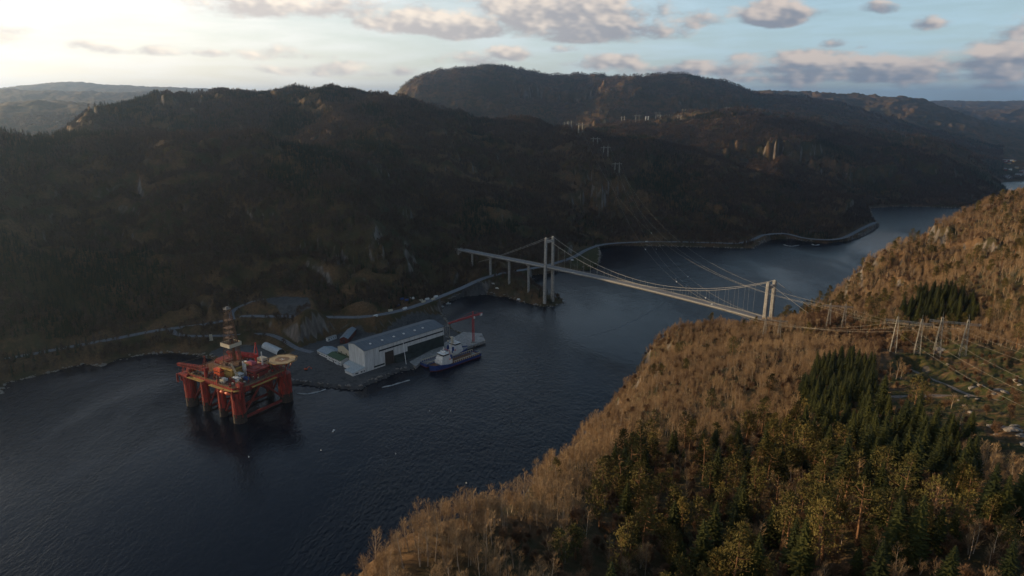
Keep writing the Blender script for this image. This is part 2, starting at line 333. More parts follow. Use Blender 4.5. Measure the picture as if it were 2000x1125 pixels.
def height(x, y, lod=None):
    """terrain height; x, y arrays (world metres)"""
    x = np.asarray(x, float); y = np.asarray(y, float)
    r = np.hypot(x, y)
    isB = in_poly(x, y, LANDB)
    a = np.degrees(np.arctan2(x, y))
    zA = bil(TA, AZG, LRG, a, np.log(np.maximum(r, 301)))
    zB = bil(TB, BX, BY, x, y)
    z = np.where(isB, zB, zA)
    far = sstep(2500, 4500, r)
    # terraces: crags and ledges
    Sst = np.where(isB, 16.0, 42.0+15*far)
    wob = np.where(isB, 14.0, 45.0)*fbm(x, y, 110.0, 4, 5)
    wobf = 120.0*fbm(x, y, 420.0, 4, 6)
    wob = wob*(1-far)+wobf*far
    t = (z+wob)/Sst; fl = np.floor(t); fr = t-fl
    zt = Sst*(fl+sstep(0.25, 0.72, fr))-wob
    mk = sstep(-0.15, 0.35, fbm(x, y, 260.0, 3, 9))*np.where(isB, .55, .62-.25*far)
    z = z+(zt-z)*mk
    for cx, cy, cz, rad, S2 in CLIFFS:
        m = (np.abs(x-cx) < rad*1.6) & (np.abs(y-cy) < rad*1.6)
        if m.any():
            xi, yi = x[m], y[m]; dd = np.hypot(xi-cx, (yi-cy)*1.3)/rad+.35*perlin(xi/(rad*.4), yi/(rad*.4), 55)
            tt = (z[m]-cz+S2*.35*fbm(xi, yi, rad*.35, 4, 57))/S2; mk2 = (1-sstep(.65, 1.0, dd))*(1-sstep(.4, .62, np.abs(tt)))
            z[m] = z[m]+mk2*(S2*(sstep(-.24, .24, tt)-.5)*1.0-tt*S2)
    amp = np.where(isB, 3.2, 11.0)
    n1 = fbm(x, y, 120.0, 6, 21, 0.5)
    rg = fbm(x, y, 170.0, 5, 33, 0.5, True)-0.9
    z = z+amp*n1+np.where(isB, 1.5, 7.0)*rg*sstep(10, 60, z)
    big = fbm(x, y, 700.0, 7, 41, 0.52); rgf = fbm(x, y, 480.0, 6, 47, 0.55, True)-0.9
    z = z+far*(15*big+13*rgf)
    # shoreline
    near = r < 3600
    inw = np.zeros(x.shape, bool); d = np.full(x.shape, 500.0)
    if near.any():
        xn, yn = x[near], y[near]
        # ragged shore by domain wobble
        wx = 3.5*perlin(xn/22.0, yn/22.0, 71)+1.5*perlin(xn/7.0, yn/7.0, 73); wy = 3.5*perlin(xn/22.0, yn/22.0, 72)
        inw[near] = in_poly(xn+wx, yn+wy, WATER_POLY); d[near] = seg_dist(xn+wx, yn+wy, WATER_POLY)
    zl = np.maximum(z, 1.4)*np.where(isB, sstep(-2, 12, d), sstep(-2, 26, d))+0.25+d*0.02
    zl = np.where(d < 60, np.minimum(zl, d*np.where(isB, 2.6, .62)+0.8*perlin(x/9., y/9., 77)*sstep(1, 8, d)+0.2), zl)
    zl = np.maximum(zl, 0.2+np.minimum(d, 10)*0.16)
    z = np.where(inw, -np.minimum(0.3+d*0.6, 30.0), zl)
    # yards and roads are cut and filled level
    for P, lz, fe in YARDS:
        m = near & (x > P[:,0].min()-fe) & (x < P[:,0].max()+fe) & (y > P[:,1].min()-fe) & (y < P[:,1].max()+fe) & ~inw
        if m.any():
            xi, yi = x[m], y[m]
            k = np.where(in_poly(xi, yi, P), 1.0, 1-sstep(0, fe, seg_dist(xi, yi, P)))
            z[m] = z[m]*(1-k)+lz*k
    for P, hw, fe in ROADS:
        Pa = np.array(P)
        m = near & (x > Pa[:,0].min()-20) & (x < Pa[:,0].max()+20) & (y > Pa[:,1].min()-20) & (y < Pa[:,1].max()+20) & ~inw & ~isB
        if m.any():
            dd, pz = path_info(x[m], y[m], P)
            k = 1-sstep(hw+1, hw+1+fe, dd); z[m] = z[m]*(1-k)+(pz-0.35)*k
    cm = isB & (y < 800)
    if cm.any():
        ic_ = in_poly(x[cm], y[cm], CLEAR); z[cm] = z[cm]+np.where(ic_, 1.3*fbm(x[cm], y[cm], 13.0, 4, 141)+.5*fbm(x[cm], y[cm], 5.0, 3, 143, .5, True), 0)
    for P in (track, track2):
        Pa = np.array(P)
        m = isB & (x > Pa[:,0].min()-12) & (x < Pa[:,0].max()+12) & (y > Pa[:,1].min()-12) & (y < Pa[:,1].max()+12)
        if m.any():
            dd, pz = path_info(x[m], y[m], P); k = 1-sstep(2.5, 9, dd); z[m] = z[m]*(1-k)+(pz-0.15)*k
    return z
# bring the crests back to their surveyed heights once all the roughness is in
_i = [k for k in keep if np.hypot(An[k,0], An[k,1]) > 1150 and An[k,2] > 60]
_res = height(An[_i,0], An[_i,1])-(An[_i,2]-7.0)
_P = np.array([PA[keep.index(k)] for k in _i]); _w = rbf_fit(_P, np.clip(_res, -45, 60)*.9, .5)
_corr = rbf_eval(_P, _w, .5, np.stack([ga.ravel(), gl.ravel()], -1)).reshape(ga.shape)
_zz = np.clip((TA-40)/60, 0, 1)*np.clip((gl/6-math.log(1000))/.2, 0, 1)
TA -= np.clip(_corr, -45, 60)*_zz
def H1(x, y): return float(height(np.array([x]), np.array([y]))[0])

# ------------------------------------------------------------------ material helpers
def new_mat(name):
    m = bpy.data.materials.new(name); m.use_nodes = True; t = m.node_tree
    b = t.nodes['Principled BSDF']; b.inputs['Specular IOR Level'].default_value = 0.25
    return m, t, b
def flat_mat(name, col, rough=0.6, metal=0.0, var=0.25, scale=1.0, wear=None, spec=0.3, streak=False, wt=(.55, .68)):
    m, t, b = new_mat(name); tc = nn(t, 'ShaderNodeTexCoord'); ob = tc.outputs['Object']
    if streak:
        mp = nn(t, 'ShaderNodeMapping'); mp.inputs['Scale'].default_value = (1, 1, .13); link(t, ob, mp.inputs[0]); ob = mp.outputs[0]
    n = nn(t, 'ShaderNodeTexNoise'); n.inputs['Scale'].default_value = scale; n.inputs['Detail'].default_value = 6
    link(t, ob, n.inputs['Vector'])
    f = maprange(t, n.outputs[0], 0.3, 0.7, 1-var, 1+var*.6)
    v = nn(t, 'ShaderNodeVectorMath', operation='SCALE'); v.inputs[0].default_value = col; link(t, f, v.inputs[3])
    c = v.outputs[0]
    if wear:
        n2 = nn(t, 'ShaderNodeTexNoise'); n2.inputs['Scale'].default_value = scale*2.7; n2.inputs['Detail'].default_value = 8
        link(t, ob, n2.inputs['Vector'])
        c = mixc(t, maprange(t, n2.outputs[0], *wt), c, wear)
    link(t, c, b.inputs['Base Color']); b.inputs['Roughness'].default_value = rough; b.inputs['Metallic'].default_value = metal
    b.inputs['Specular IOR Level'].default_value = spec
    return m

def terrain_material():
    m, t, b = new_mat("terrain")
    geo = nn(t, 'ShaderNodeNewGeometry'); sp = nn(t, 'ShaderNodeSeparateXYZ'); link(t, geo.outputs['Normal'], sp.inputs[0])
    att = nn(t, 'ShaderNodeAttribute'); att.attribute_name = "mask"; ms = nn(t, 'ShaderNodeSeparateColor'); link(t, att.outputs['Color'], ms.inputs[0])
    def ns(scale, det=8, rough=.6, vec=None, stretch=None):
        n = nn(t, 'ShaderNodeTexNoise'); n.inputs['Scale'].default_value = scale; n.inputs['Detail'].default_value = det; n.inputs['Roughness'].default_value = rough
        if stretch:
            mp = nn(t, 'ShaderNodeMapping'); mp.inputs['Scale'].default_value = stretch
            link(t, geo.outputs['Position'], mp.inputs[0]); link(t, mp.outputs[0], n.inputs['Vector'])
        else: link(t, geo.outputs['Position'], n.inputs['Vector'])
        return n.outputs['Fac']
    n1 = ns(0.35, 8, .7); n2 = ns(0.03, 8, .65); n3 = ns(0.006, 6, .6); streak = ns(1.0, 7, .65, stretch=(.16,.16,.02)); fine = ns(1.6, 5, .7)
    duff = mixc(t, maprange(t, n1, .3, .7), (.075,.043,.022), (.15,.092,.048))
    duff = mixc(t, maprange(t, n2, .42, .62), duff, (.05,.043,.02))
    duff = mixc(t, mth(t, 'MULTIPLY', maprange(t, n3, .45, .62), .6), duff, (.03,.034,.016))
    rock = mixc(t, maprange(t, streak, .35, .65), (.065,.06,.056), (.19,.17,.152))
    rock = mixc(t, mth(t, 'MULTIPLY', maprange(t, n2, .45, .7), .6), rock, (.11,.08,.06))
    slope = mth(t, 'ADD', mth(t, 'SUBTRACT', 1.0, sp.outputs[2]), mth(t, 'MULTIPLY', mth(t, 'SUBTRACT', n2, .5), .55))
    rk = maprange(t, mth(t, 'ADD', slope, mth(t, 'MULTIPLY', ms.outputs[2], .35)), .42, .58)
    col = mixc(t, rk, duff, rock)
    grass = mixc(t, maprange(t, n1, .35, .65), (.014,.028,.007), (.10,.062,.030))
    grass = mixc(t, maprange(t, fine, .35, .7), grass, (.035,.045,.014))
    g = maprange(t, mth(t, 'ADD', ms.outputs[0], mth(t, 'MULTIPLY', mth(t, 'SUBTRACT', ns(.06,8,.7), .5), 2.6)), .50, .72)
    col = mixc(t, mth(t, 'MULTIPLY', g, mth(t, 'SUBTRACT', 1.0, mth(t, 'MULTIPLY', rk, .8))), col, grass)
    grav = mixc(t, maprange(t, n1, .3, .7), (.055,.056,.058), (.10,.098,.095))
    grav = mixc(t, mth(t, 'MULTIPLY', maprange(t, ns(.12, 6), .5, .7), .7), grav, (.03,.03,.028))
    col = mixc(t, maprange(t, mth(t, 'ADD', ms.outputs[1], mth(t, 'MULTIPLY', mth(t, 'SUBTRACT', n1, .5), .4)), .4, .6), col, grav)
    link(t, col, b.inputs['Base Color']); b.inputs['Roughness'].default_value = .95; b.inputs['Specular IOR Level'].default_value = .1
    bm = nn(t, 'ShaderNodeBump'); bm.inputs['Distance'].default_value = 1.0; link(t, maprange(t, ms.outputs[1], .2, .8, .7, .15), bm.inputs['Strength'])
    hh = mth(t, 'ADD', mth(t, 'MULTIPLY', n1, 1.0), mth(t, 'MULTIPLY', mth(t, 'MULTIPLY', streak, rk), 3.0))
    link(t, hh, bm.inputs['Height']); link(t, bm.outputs[0], b.inputs['Normal'])
    return m

def mesh_obj(name, verts, faces, mat=None, parent=None, smooth=False, coll=None):
    me = bpy.data.meshes.new(name)
    verts = np.asarray(verts, dtype=np.float32)
    if isinstance(faces, np.ndarray):
        nf, k = faces.shape
        me.vertices.add(len(verts)); me.vertices.foreach_set("co", verts.ravel())
        me.loops.add(nf*k); me.loops.foreach_set("vertex_index", faces.astype(np.int32).ravel())
        me.polygons.add(nf); me.polygons.foreach_set("loop_start", np.arange(0, nf*k, k, dtype=np.int32)); me.polygons.foreach_set("loop_total", np.full(nf, k, dtype=np.int32))
        me.update(calc_edges=True)
    else:
        me.from_pydata([tuple(map(float, v)) for v in verts], [], faces); me.update()
    if smooth: me.polygons.foreach_set("use_smooth", np.ones(len(me.polygons), dtype=bool))
    if mat:
        for mm in (mat if isinstance(mat, (list, tuple)) else [mat]): me.materials.append(mm)
    o = bpy.data.objects.new(name, me); (coll or COL).objects.link(o)
    if parent: o.parent = parent
    return o

# ------------------------------------------------------------------ the ground sheet
azs = np.concatenate([np.arange(-86, -39, .5), np.arange(-39, 39, .075), np.arange(39, 72, .5)])
lrs = np.arange(math.log(45), math.log(26000), .0066)
ga, gr = np.meshgrid(np.radians(azs), np.exp(lrs), indexing='ij')
X = (gr*np.sin(ga)).ravel(); Yw = (gr*np.cos(ga)).ravel()
Z = height(X, Yw)
na, nr = ga.shape
idx = np.arange(na*nr).reshape(na, nr)
F = np.stack([idx[:-1,:-1], idx[:-1,1:], idx[1:,1:], idx[1:,:-1]], -1).reshape(-1, 4)
ground = mesh_obj("ground", np.stack([X, Yw, Z], -1), F[:, ::-1], terrain_material(), smooth=True)
tag(ground, kind='structure')
mask = np.zeros((len(X), 4), dtype=np.float32); mask[:,3] = 1
dc = seg_dist(X[(Yw < 800)], Yw[(Yw < 800)], CLEAR); ic = in_poly(X[(Yw < 800)], Yw[(Yw < 800)], CLEAR)
mask[Yw < 800, 0] = np.where(ic, sstep(0, 8, dc)*.75, 0)
nearm = np.hypot(X, Yw) < 3600
for k, (P, lz, fe) in enumerate(YARDS):
    v = np.where(in_poly(X[nearm], Yw[nearm], P), sstep(0, 5, seg_dist(X[nearm], Yw[nearm], P)), 0)
    if k == 2:   # grassy apron of the lay-by
        mask[nearm, 0] = np.maximum(mask[nearm, 0], v*.95)
    else: mask[nearm, 1] = np.maximum(mask[nearm, 1], v)
ds = seg_dist(X[nearm], Yw[nearm], WATER_POLY)
mask[nearm, 2] = np.where(ds < 14, .8*(1-sstep(2, 7, ds)), 0)
ip = in_poly(X[nearm], Yw[nearm], PEN); mask[nearm, 2] = np.where(ip, .75, mask[nearm, 2])
mb_ = (Yw < 800); pn = fbm(X[mb_], Yw[mb_], 26.0, 4, 131); mask[mb_, 2] = np.maximum(mask[mb_, 2], np.where(ic, .9*sstep(.12, .4, pn), 0))
ca = ground.data.color_attributes.new("mask", 'FLOAT_COLOR', 'POINT'); ca.data.foreach_set("color", mask.ravel())

# ------------------------------------------------------------------ water
def water_material():
    m, t, b = new_mat("fjord_water")
    b.inputs['Base Color'].default_value = (.002,.005,.012,1); b.inputs['Roughness'].default_value = .1; b.inputs['IOR'].default_value = 1.33; b.inputs['Specular IOR Level'].default_value = .22
    geo = nn(t, 'ShaderNodeNewGeometry')
    def wv(scale, det, st, rot):
        mp = nn(t, 'ShaderNodeMapping'); mp.inputs['Scale'].default_value = st; mp.inputs['Rotation'].default_value = (0,0,R(rot)); link(t, geo.outputs['Position'], mp.inputs[0])
        n = nn(t, 'ShaderNodeTexNoise'); n.inputs['Scale'].default_value = scale; n.inputs['Detail'].default_value = det; n.inputs['Roughness'].default_value = .55; n.inputs['Distortion'].default_value = .3
        link(t, mp.outputs[0], n.inputs['Vector']); return n.outputs[0]
    a = wv(.40, 6, (1,.40,1), 28); c = wv(.06, 3, (1,.5,1), 40); gust = wv(.006, 5, (1,.35,1), 60)
    h = mth(t, 'ADD', a, mth(t, 'MULTIPLY', c, .9))
    bm = nn(t, 'ShaderNodeBump'); bm.inputs['Distance'].default_value = 1.05
    link(t, maprange(t, gust, .38, .62, .25, 1.0), bm.inputs['Strength']); link(t, h, bm.inputs['Height']); link(t, bm.outputs[0], b.inputs['Normal'])
    return m
w = 27000
wat = mesh_obj("water", [(-w,-2000,0),(w,-2000,0),(w,w,0),(-w,w,0)], [(0,1,2,3)], water_material()); tag(wat, kind='structure')
# ------------------------------------------------------------------ trees: shapes
class MB:
    def __init__(s): s.v = []; s.f = []; s.m = []
    def add(s, vs, fs, mi=0):
        n = len(s.v); s.v.extend(tuple(v) for v in vs); s.f.extend(tuple(i+n for i in f) for f in fs); s.m.extend([mi]*len(fs))
    def tube(s, pts, rad, k=4, mi=0, cap=True):
        pts = [Vector(p) for p in pts]; rings = []
        for i, p in enumerate(pts):
            d = (pts[min(i+1,len(pts)-1)]-pts[max(i-1,0)])
            if d.length < 1e-6: d = Vector((0,0,1))
            d.normalize(); a = d.orthogonal() if abs(d.z) < .9 else d.cross(Vector((1,0,0))); a.normalize(); b = d.cross(a)
            r = rad[i] if isinstance(rad, (list, tuple)) else rad
            rings.append([p+a*(r*math.cos(t*2*math.pi/k))+b*(r*math.sin(t*2*math.pi/k)) for t in range(k)])
        vs = [q for rg in rings for q in rg]; fs = []
        for i in range(len(pts)-1):
            for t in range(k):
                u = (t+1) % k; fs.append((i*k+t, i*k+u, (i+1)*k+u, (i+1)*k+t))
        if cap: fs.append(tuple(range(k-1,-1,-1))); e = (len(pts)-1)*k; fs.append(tuple(e+t for t in range(k)))
        s.add(vs, fs, mi)
    def bar(s, a, b, w, h=None, mi=0, up=Vector((0,0,1))):
        a = Vector(a); b = Vector(b); h = h or w; d = (b-a).normalized()
        x = d.cross(up)
        if x.length < 1e-3: x = d.cross(Vector((1,0,0)))
        x.normalize(); y = x.cross(d).normalized()
        vs = [p+x*(sx*w/2)+y*(sy*h/2) for p in (a, b) for sx, sy in ((-1,-1),(1,-1),(1,1),(-1,1))]
        s.add(vs, [(3,2,1,0),(4,5,6,7),(0,1,5,4),(1,2,6,5),(2,3,7,6),(3,0,4,7)], mi)
    def box(s, c, sz, mi=0, rz=0.0, top=(1,1)):
        cx, cy, cz = c; sx, sy, sz_ = sz; ca, sa = math.cos(rz), math.sin(rz); vs = []
        for zz, k in ((-.5, (1,1)), (.5, top)):
            for ax, ay in ((-.5,-.5),(.5,-.5),(.5,.5),(-.5,.5)):
                lx, ly = ax*sx*k[0], ay*sy*k[1]; vs.append((cx+lx*ca-ly*sa, cy+lx*sa+ly*ca, cz+zz*sz_))
        s.add(vs, [(3,2,1,0),(4,5,6,7),(0,1,5,4),(1,2,6,5),(2,3,7,6),(3,0,4,7)], mi)
    def prism(s, poly, z0, z1, mi=0):
        n = len(poly); vs = [(p[0],p[1],z0) for p in poly]+[(p[0],p[1],z1) for p in poly]
        s.add(vs, [tuple(range(n-1,-1,-1)), tuple(range(n,2*n))]+[(i,(i+1)%n,(i+1)%n+n,i+n) for i in range(n)], mi)
    def cyl(s, c, r, z0, z1, k=16, mi=0, r2=None):
        s.tube([(c[0],c[1],z0),(c[0],c[1],z1)], [r, r if r2 is None else r2], k, mi)
    def sphere(s, c, r, k=8, mi=0, sc=(1,1,1)):
        vs = []; fs = []; n = max(4, k//2)
        for i in range(n+1):
            a = math.pi*i/n
            for j in range(k):
                t = 2*math.pi*j/k; vs.append((c[0]+r*sc[0]*math.sin(a)*math.cos(t), c[1]+r*sc[1]*math.sin(a)*math.sin(t), c[2]+r*sc[2]*math.cos(a)))
        for i in range(n):
            for j in range(k): fs.append((i*k+j, (i+1)*k+j, (i+1)*k+(j+1)%k, i*k+(j+1)%k))
        s.add(vs, fs, mi)
    def build(s, name, mats, parent=None, coll=None, smooth=False):
        o = mesh_obj(name, s.v, s.f, mats, parent, smooth, coll)
        if len(set(s.m)) > 1: o.data.polygons.foreach_set("material_index", np.array(s.m, dtype=np.int32))
        return o

def leaf_mat(name, c1, c2, nscale=1.5, rough=.8):
    m, t, b = new_mat(name)
    oi = nn(t, 'ShaderNodeObjectInfo'); geo = nn(t, 'ShaderNodeNewGeometry')
    n = nn(t, 'ShaderNodeTexNoise'); n.inputs['Scale'].default_value = nscale; n.inputs['Detail'].default_value = 3; link(t, geo.outputs['Position'], n.inputs['Vector'])
    n2 = nn(t, 'ShaderNodeTexNoise'); n2.inputs['Scale'].default_value = .012; n2.inputs['Detail'].default_value = 3; link(t, geo.outputs['Position'], n2.inputs['Vector'])
    f = mth(t, 'ADD', mth(t, 'MULTIPLY', oi.outputs['Random'], .5), mth(t, 'MULTIPLY', maprange(t, n.outputs[0], .3, .7), .3))
    f = mth(t, 'ADD', f, mth(t, 'MULTIPLY', mth(t, 'SUBTRACT', n2.outputs[0], .4), 1.0), clamp=True)
    link(t, mixc(t, f, c1, c2), b.inputs['Base Color']); b.inputs['Roughness'].default_value = rough; b.inputs['Specular IOR Level'].default_value = .12
    return m
M_SPRUCE = leaf_mat("spruce_needles", (.014,.021,.008), (.060,.062,.015))
M_PINE = leaf_mat("pine_needles", (.040,.042,.013), (.125,.095,.026))
M_TWIG = leaf_mat("bare_twigs", (.16,.095,.05), (.43,.295,.155))
M_TWIGR = leaf_mat("red_twigs", (.12,.070,.040), (.23,.14,.08))
M_BARK = leaf_mat("dark_bark", (.07,.05,.035), (.13,.09,.06))
M_PBARK = leaf_mat("pine_bark", (.14,.075,.04), (.24,.13,.07))
M_BIRCH = leaf_mat("pale_bark", (.24,.18,.13), (.55,.46,.36))
M_FARBARE = leaf_mat("far_bare_wood", (.050,.036,.029), (.115,.079,.057), .3)
M_FAREVER = leaf_mat("far_evergreens", (.012,.019,.011), (.032,.038,.016), .3)

def U(a, b): return random.uniform(a, b)
def spruce(h, seed, dense=1.0):
    random.seed(seed); tr = MB(); cr = MB(); rb = h*.017+.06
    tr.tube([(0,0,-.6),(U(-.1,.1),U(-.1,.1),h*.5),(0,0,h)], [rb, rb*.55, .02], 6)
    z = h*U(.06,.14); R0 = h*U(.20,.25)
    while z < h*.985:
        f = (h-z)/(h*.92); r = R0*(f**.8)*U(.8,1.12)+.12; n = int((6+5*f)*dense); a0 = U(0, 6.28)
        for i in range(n):
            a = a0+i*6.283/n+U(-.25,.25); L = r*U(.75,1.18); dr = -.30-.25*f+U(-.1,.1)
            ca, sa = math.cos(a), math.sin(a)
            p0 = Vector((0,0,z)); p1 = Vector((ca*L*.55, sa*L*.55, z+dr*L*.5)); p2 = Vector((ca*L, sa*L, z+dr*L*.62+.05*L))
            w = L*.26+.07; s = Vector((-sa, ca, 0))
            cr.add([p0-s*.04, p0+s*.04, p1+s*w-Vector((0,0,w*.35)), p1-s*w-Vector((0,0,w*.35)), p1], [(0,4,3),(0,1,4),(1,2,4)])
            cr.add([p1, p1+s*w-Vector((0,0,w*.35)), p2+s*w*.3, p2-s*w*.3, p1-s*w-Vector((0,0,w*.35))], [(0,1,2),(0,2,3),(0,3,4)])
            for q in range(3):   # hanging side twigs give the ragged edge
                tt = U(.3,1.0); c = Vector((ca*L*tt, sa*L*tt, z+dr*L*.6*tt)); sg = random.choice((-1,1)); ww = U(.25,.6)*(.35+.35*f)
                e = c+s*sg*ww+Vector((ca*.3*ww, sa*.3*ww, -U(.2,.7)*ww)); cr.add([c, c+Vector((ca*.22, sa*.22, 0))*(.6+f), e], [(0,1,2)])
        z += (.30+.42*f)*(h/16)**.5*U(.85,1.15)
    return tr, cr
def pine(h, seed):
    random.seed(seed); tr = MB(); cr = MB(); lx, ly = U(-.08,.08)*h, U(-.08,.08)*h
    P = lambda t: Vector((lx*t*t, ly*t*t, h*t))
    tr.tube([P(0)-Vector((0,0,.6)), P(.25), P(.5), P(.75), P(.97)], [h*.017+.08, h*.014+.06, h*.011+.05, .09, .03], 6)
    base = U(.28,.5); nb = int(U(20,28))
    for i in range(nb):
        t = base+(1-base)*(i+.3)/nb; f = (t-base)/(1-base)
        prof = math.sin(math.pi*min(1,(f*.8+.2)))**.7
        L = h*U(.12,.21)*prof*(1.05-.35*f)+.25; a = U(0,6.28); up = U(-.05,.45)+.3*f
        c0 = P(t); c1 = c0+Vector((math.cos(a)*L, math.sin(a)*L, up*L)); tr.tube([c0, (c0+c1)/2+Vector((0,0,-.05*L)), c1], [.07,.05,.02], 3, cap=False)
        for k in range(2):
            cc = c0.lerp(c1, .55+.45*k)+Vector((U(-.3,.3),U(-.3,.3),U(0,.3))); rr = (.5+.28*L)*U(.7,1.1)
            for q in range(20):
                d = Vector((random.gauss(0,1),random.gauss(0,1),random.gauss(0,.62))).normalized(); p = cc+d*rr*U(.35,1.0)
                e = (d+Vector((U(-.4,.4),U(-.4,.4),U(0,.8)))).normalized(); s = e.orthogonal().normalized()*U(.09,.2); l = U(.35,.7)
                cr.add([p-s, p+s, p+e*l], [(0,1,2)])
    for q in range(26):
        p = P(1)+Vector((random.gauss(0,.4),random.gauss(0,.4),U(-.9,.35))); e = Vector((U(-.5,.5),U(-.5,.5),1)).normalized(); s = e.orthogonal().normalized()*U(.1,.2)
        cr.add([p-s,p+s,p+e*U(.3,.6)], [(0,1,2)])
    return tr, cr
def bare(h, seed, stems=1, tw=.045, spread=.5, ntw=5):
    random.seed(seed); tr = MB(); cr = MB()
    for sidx in range(stems):
        lx, ly = U(-.12,.12)*h*(1+.8*(stems>1)), U(-.12,.12)*h*(1+.8*(stems>1)); bow = U(-.04,.04)*h
        P = lambda t: Vector((lx*t+bow*math.sin(3*t), ly*t, h*t))
        r0 = (h*.011+.04)/(stems**.4)
        tr.tube([P(0)-Vector((0,0,.6)), P(.3), P(.6), P(.95)], [r0, r0*.75, r0*.45, .02], 5)
        n = int(U(15,19))
        for i in range(n):
            t = .22+.76*(i+U(0,1))/n; a = U(0,6.28); f = 1-t; L = h*(.12+.30*min(1,f*1.3))*U(.7,1.15); el = U(.55,1.15)
            c0 = P(t); c1 = c0+Vector((math.cos(a)*math.cos(el)*L*2*spread, math.sin(a)*math.cos(el)*L*2*spread, math.sin(el)*L))
            mid = c0.lerp(c1,.5)+Vector((0,0,-.06*L)); cr.tube([c0, mid, c1], [.03+.035*f, .03, .014], 3, cap=False)
            for k in range(ntw):
                u = U(.25,1); b0 = (c0.lerp(mid,u*2) if u<.5 else mid.lerp(c1,u*2-1)); a2 = a+U(-1.3,1.3); l2 = L*U(.3,.55); e2 = U(.4,1.3)
                b1 = b0+Vector((math.cos(a2)*math.cos(e2)*l2, math.sin(a2)*math.cos(e2)*l2, math.sin(e2)*l2))
                s = (b1-b0).orthogonal().normalized()*tw; cr.add([b0-s, b0+s, b1], [(0,1,2)])
                for q in range(4):
                    w0 = b0.lerp(b1, U(.2,.95)); a3 = a2+U(-1.5,1.5); e3 = U(.2,1.4); l3 = U(.45,1.1)
                    w1 = w0+Vector((math.cos(a3)*math.cos(e3)*l3, math.sin(a3)*math.cos(e3)*l3, math.sin(e3)*l3)); s = Vector((-math.sin(a3+U(-1,1)), math.cos(a3), 0))*tw*.75
                    cr.add([w0-s, w0+s, w1], [(0,1,2)])
    return tr, cr
def far_bare(h, seed):       # crown of a leafless broadleaf seen from a kilometre: loose sprays of twigs
    random.seed(seed); m = MB(); m.tube([(0,0,-.5),(0,0,h*.6)], [.2,.1], 3, 0, cap=False)
    for i in range(46):
        a = U(0,6.28); t = U(0,1)**.6; r = h*.30*math.sin(math.pi*min(.97,.25+.72*t)); z = h*(.25+.72*t)
        rr = r*U(.3,1); p = Vector((math.cos(a)*rr, math.sin(a)*rr, z)); e = Vector((math.cos(a)*U(0,.6), math.sin(a)*U(0,.6), U(.5,1))).normalized()*U(.14,.28)*h
        s = Vector((-math.sin(a+U(-1,1)), math.cos(a), U(-.3,.3)))*U(.025,.06)*h; m.add([p-s, p+s, p+e], [(0,1,2)])
    return m
def far_ever(h, seed):
    random.seed(seed); m = MB(); lay = 8
    m.tube([(0,0,-.5),(0,0,h*.9)], [.2,.05], 3, 0, cap=False)
    for l in range(lay):
        z = h*(.12+.82*l/(lay-1)); r = h*.21*(1-.85*l/(lay-1))*U(.85,1.15); a0 = U(0,6)
        for k in range(7):
            a = a0+k*.9+U(-.2,.2); L = r*U(.7,1.2); w = L*.45
            m.add([(0,0,z+h*.07),(math.cos(a-.42)*L, math.sin(a-.42)*L, z-h*.03+U(-.3,.3)),(math.cos(a+.42)*L, math.sin(a+.42)*L, z-h*.03+U(-.3,.3))], [(0,1,2)])
    m.add([(-.3,0,h*.88),(.3,0,h*.88),(0,0,h)], [(0,1,2)])
    return m

SRC = bpy.data.collections.new("tree_shapes")      # shapes for the woods that read as one mass; not linked to the scene
def src_coll(name, items):
    c = bpy.data.collections.new(name)
    for k, (parts, mats) in enumerate(items):
        mb = MB()
        for j, p in enumerate(parts): mb.add(p.v, p.f, j)
        o = mb.build("%s_%02d" % (name, k), mats, coll=c)
    return c
N_SPR = [spruce(h, 100+i, d) for i, (h, d) in enumerate(((17,1),(14,1),(19,.9),(11,1.1)))]
N_PIN = [pine(h, 200+i) for i, h in enumerate((14,12,16,10))]
N_BAR = [bare(h, 300+i, st, .034, sp, nt_) for i, (h, st, sp, nt_) in enumerate(((11,1,.42,6),(9,3,.5,4),(12,1,.34,6),(8,4,.55,3),(10,2,.42,5)))]
N_BUSH = [bare(h, 400+i, st, .045, .75, 4) for i, (h, st) in enumerate(((3.6,5),(2.8,6),(4.6,4)))]
c_spr = src_coll("spruce_src", [(p, [M_BARK, M_SPRUCE]) for p in N_SPR])
c_pin = src_coll("pine_src", [(p, [M_PBARK, M_PINE]) for p in N_PIN])
c_bar = src_coll("bare_src", [(p, [M_BIRCH, M_TWIG]) for p in N_BAR])
c_bus = src_coll("bush_src", [(p, [M_TWIGR, M_TWIGR]) for p in N_BUSH])
c_fb = src_coll("farbare_src", [([far_bare(9, 500+i)], [M_FARBARE]) for i in range(4)])
c_fe = src_coll("farever_src", [([far_ever(11, 520+i)], [M_FAREVER]) for i in range(4)])

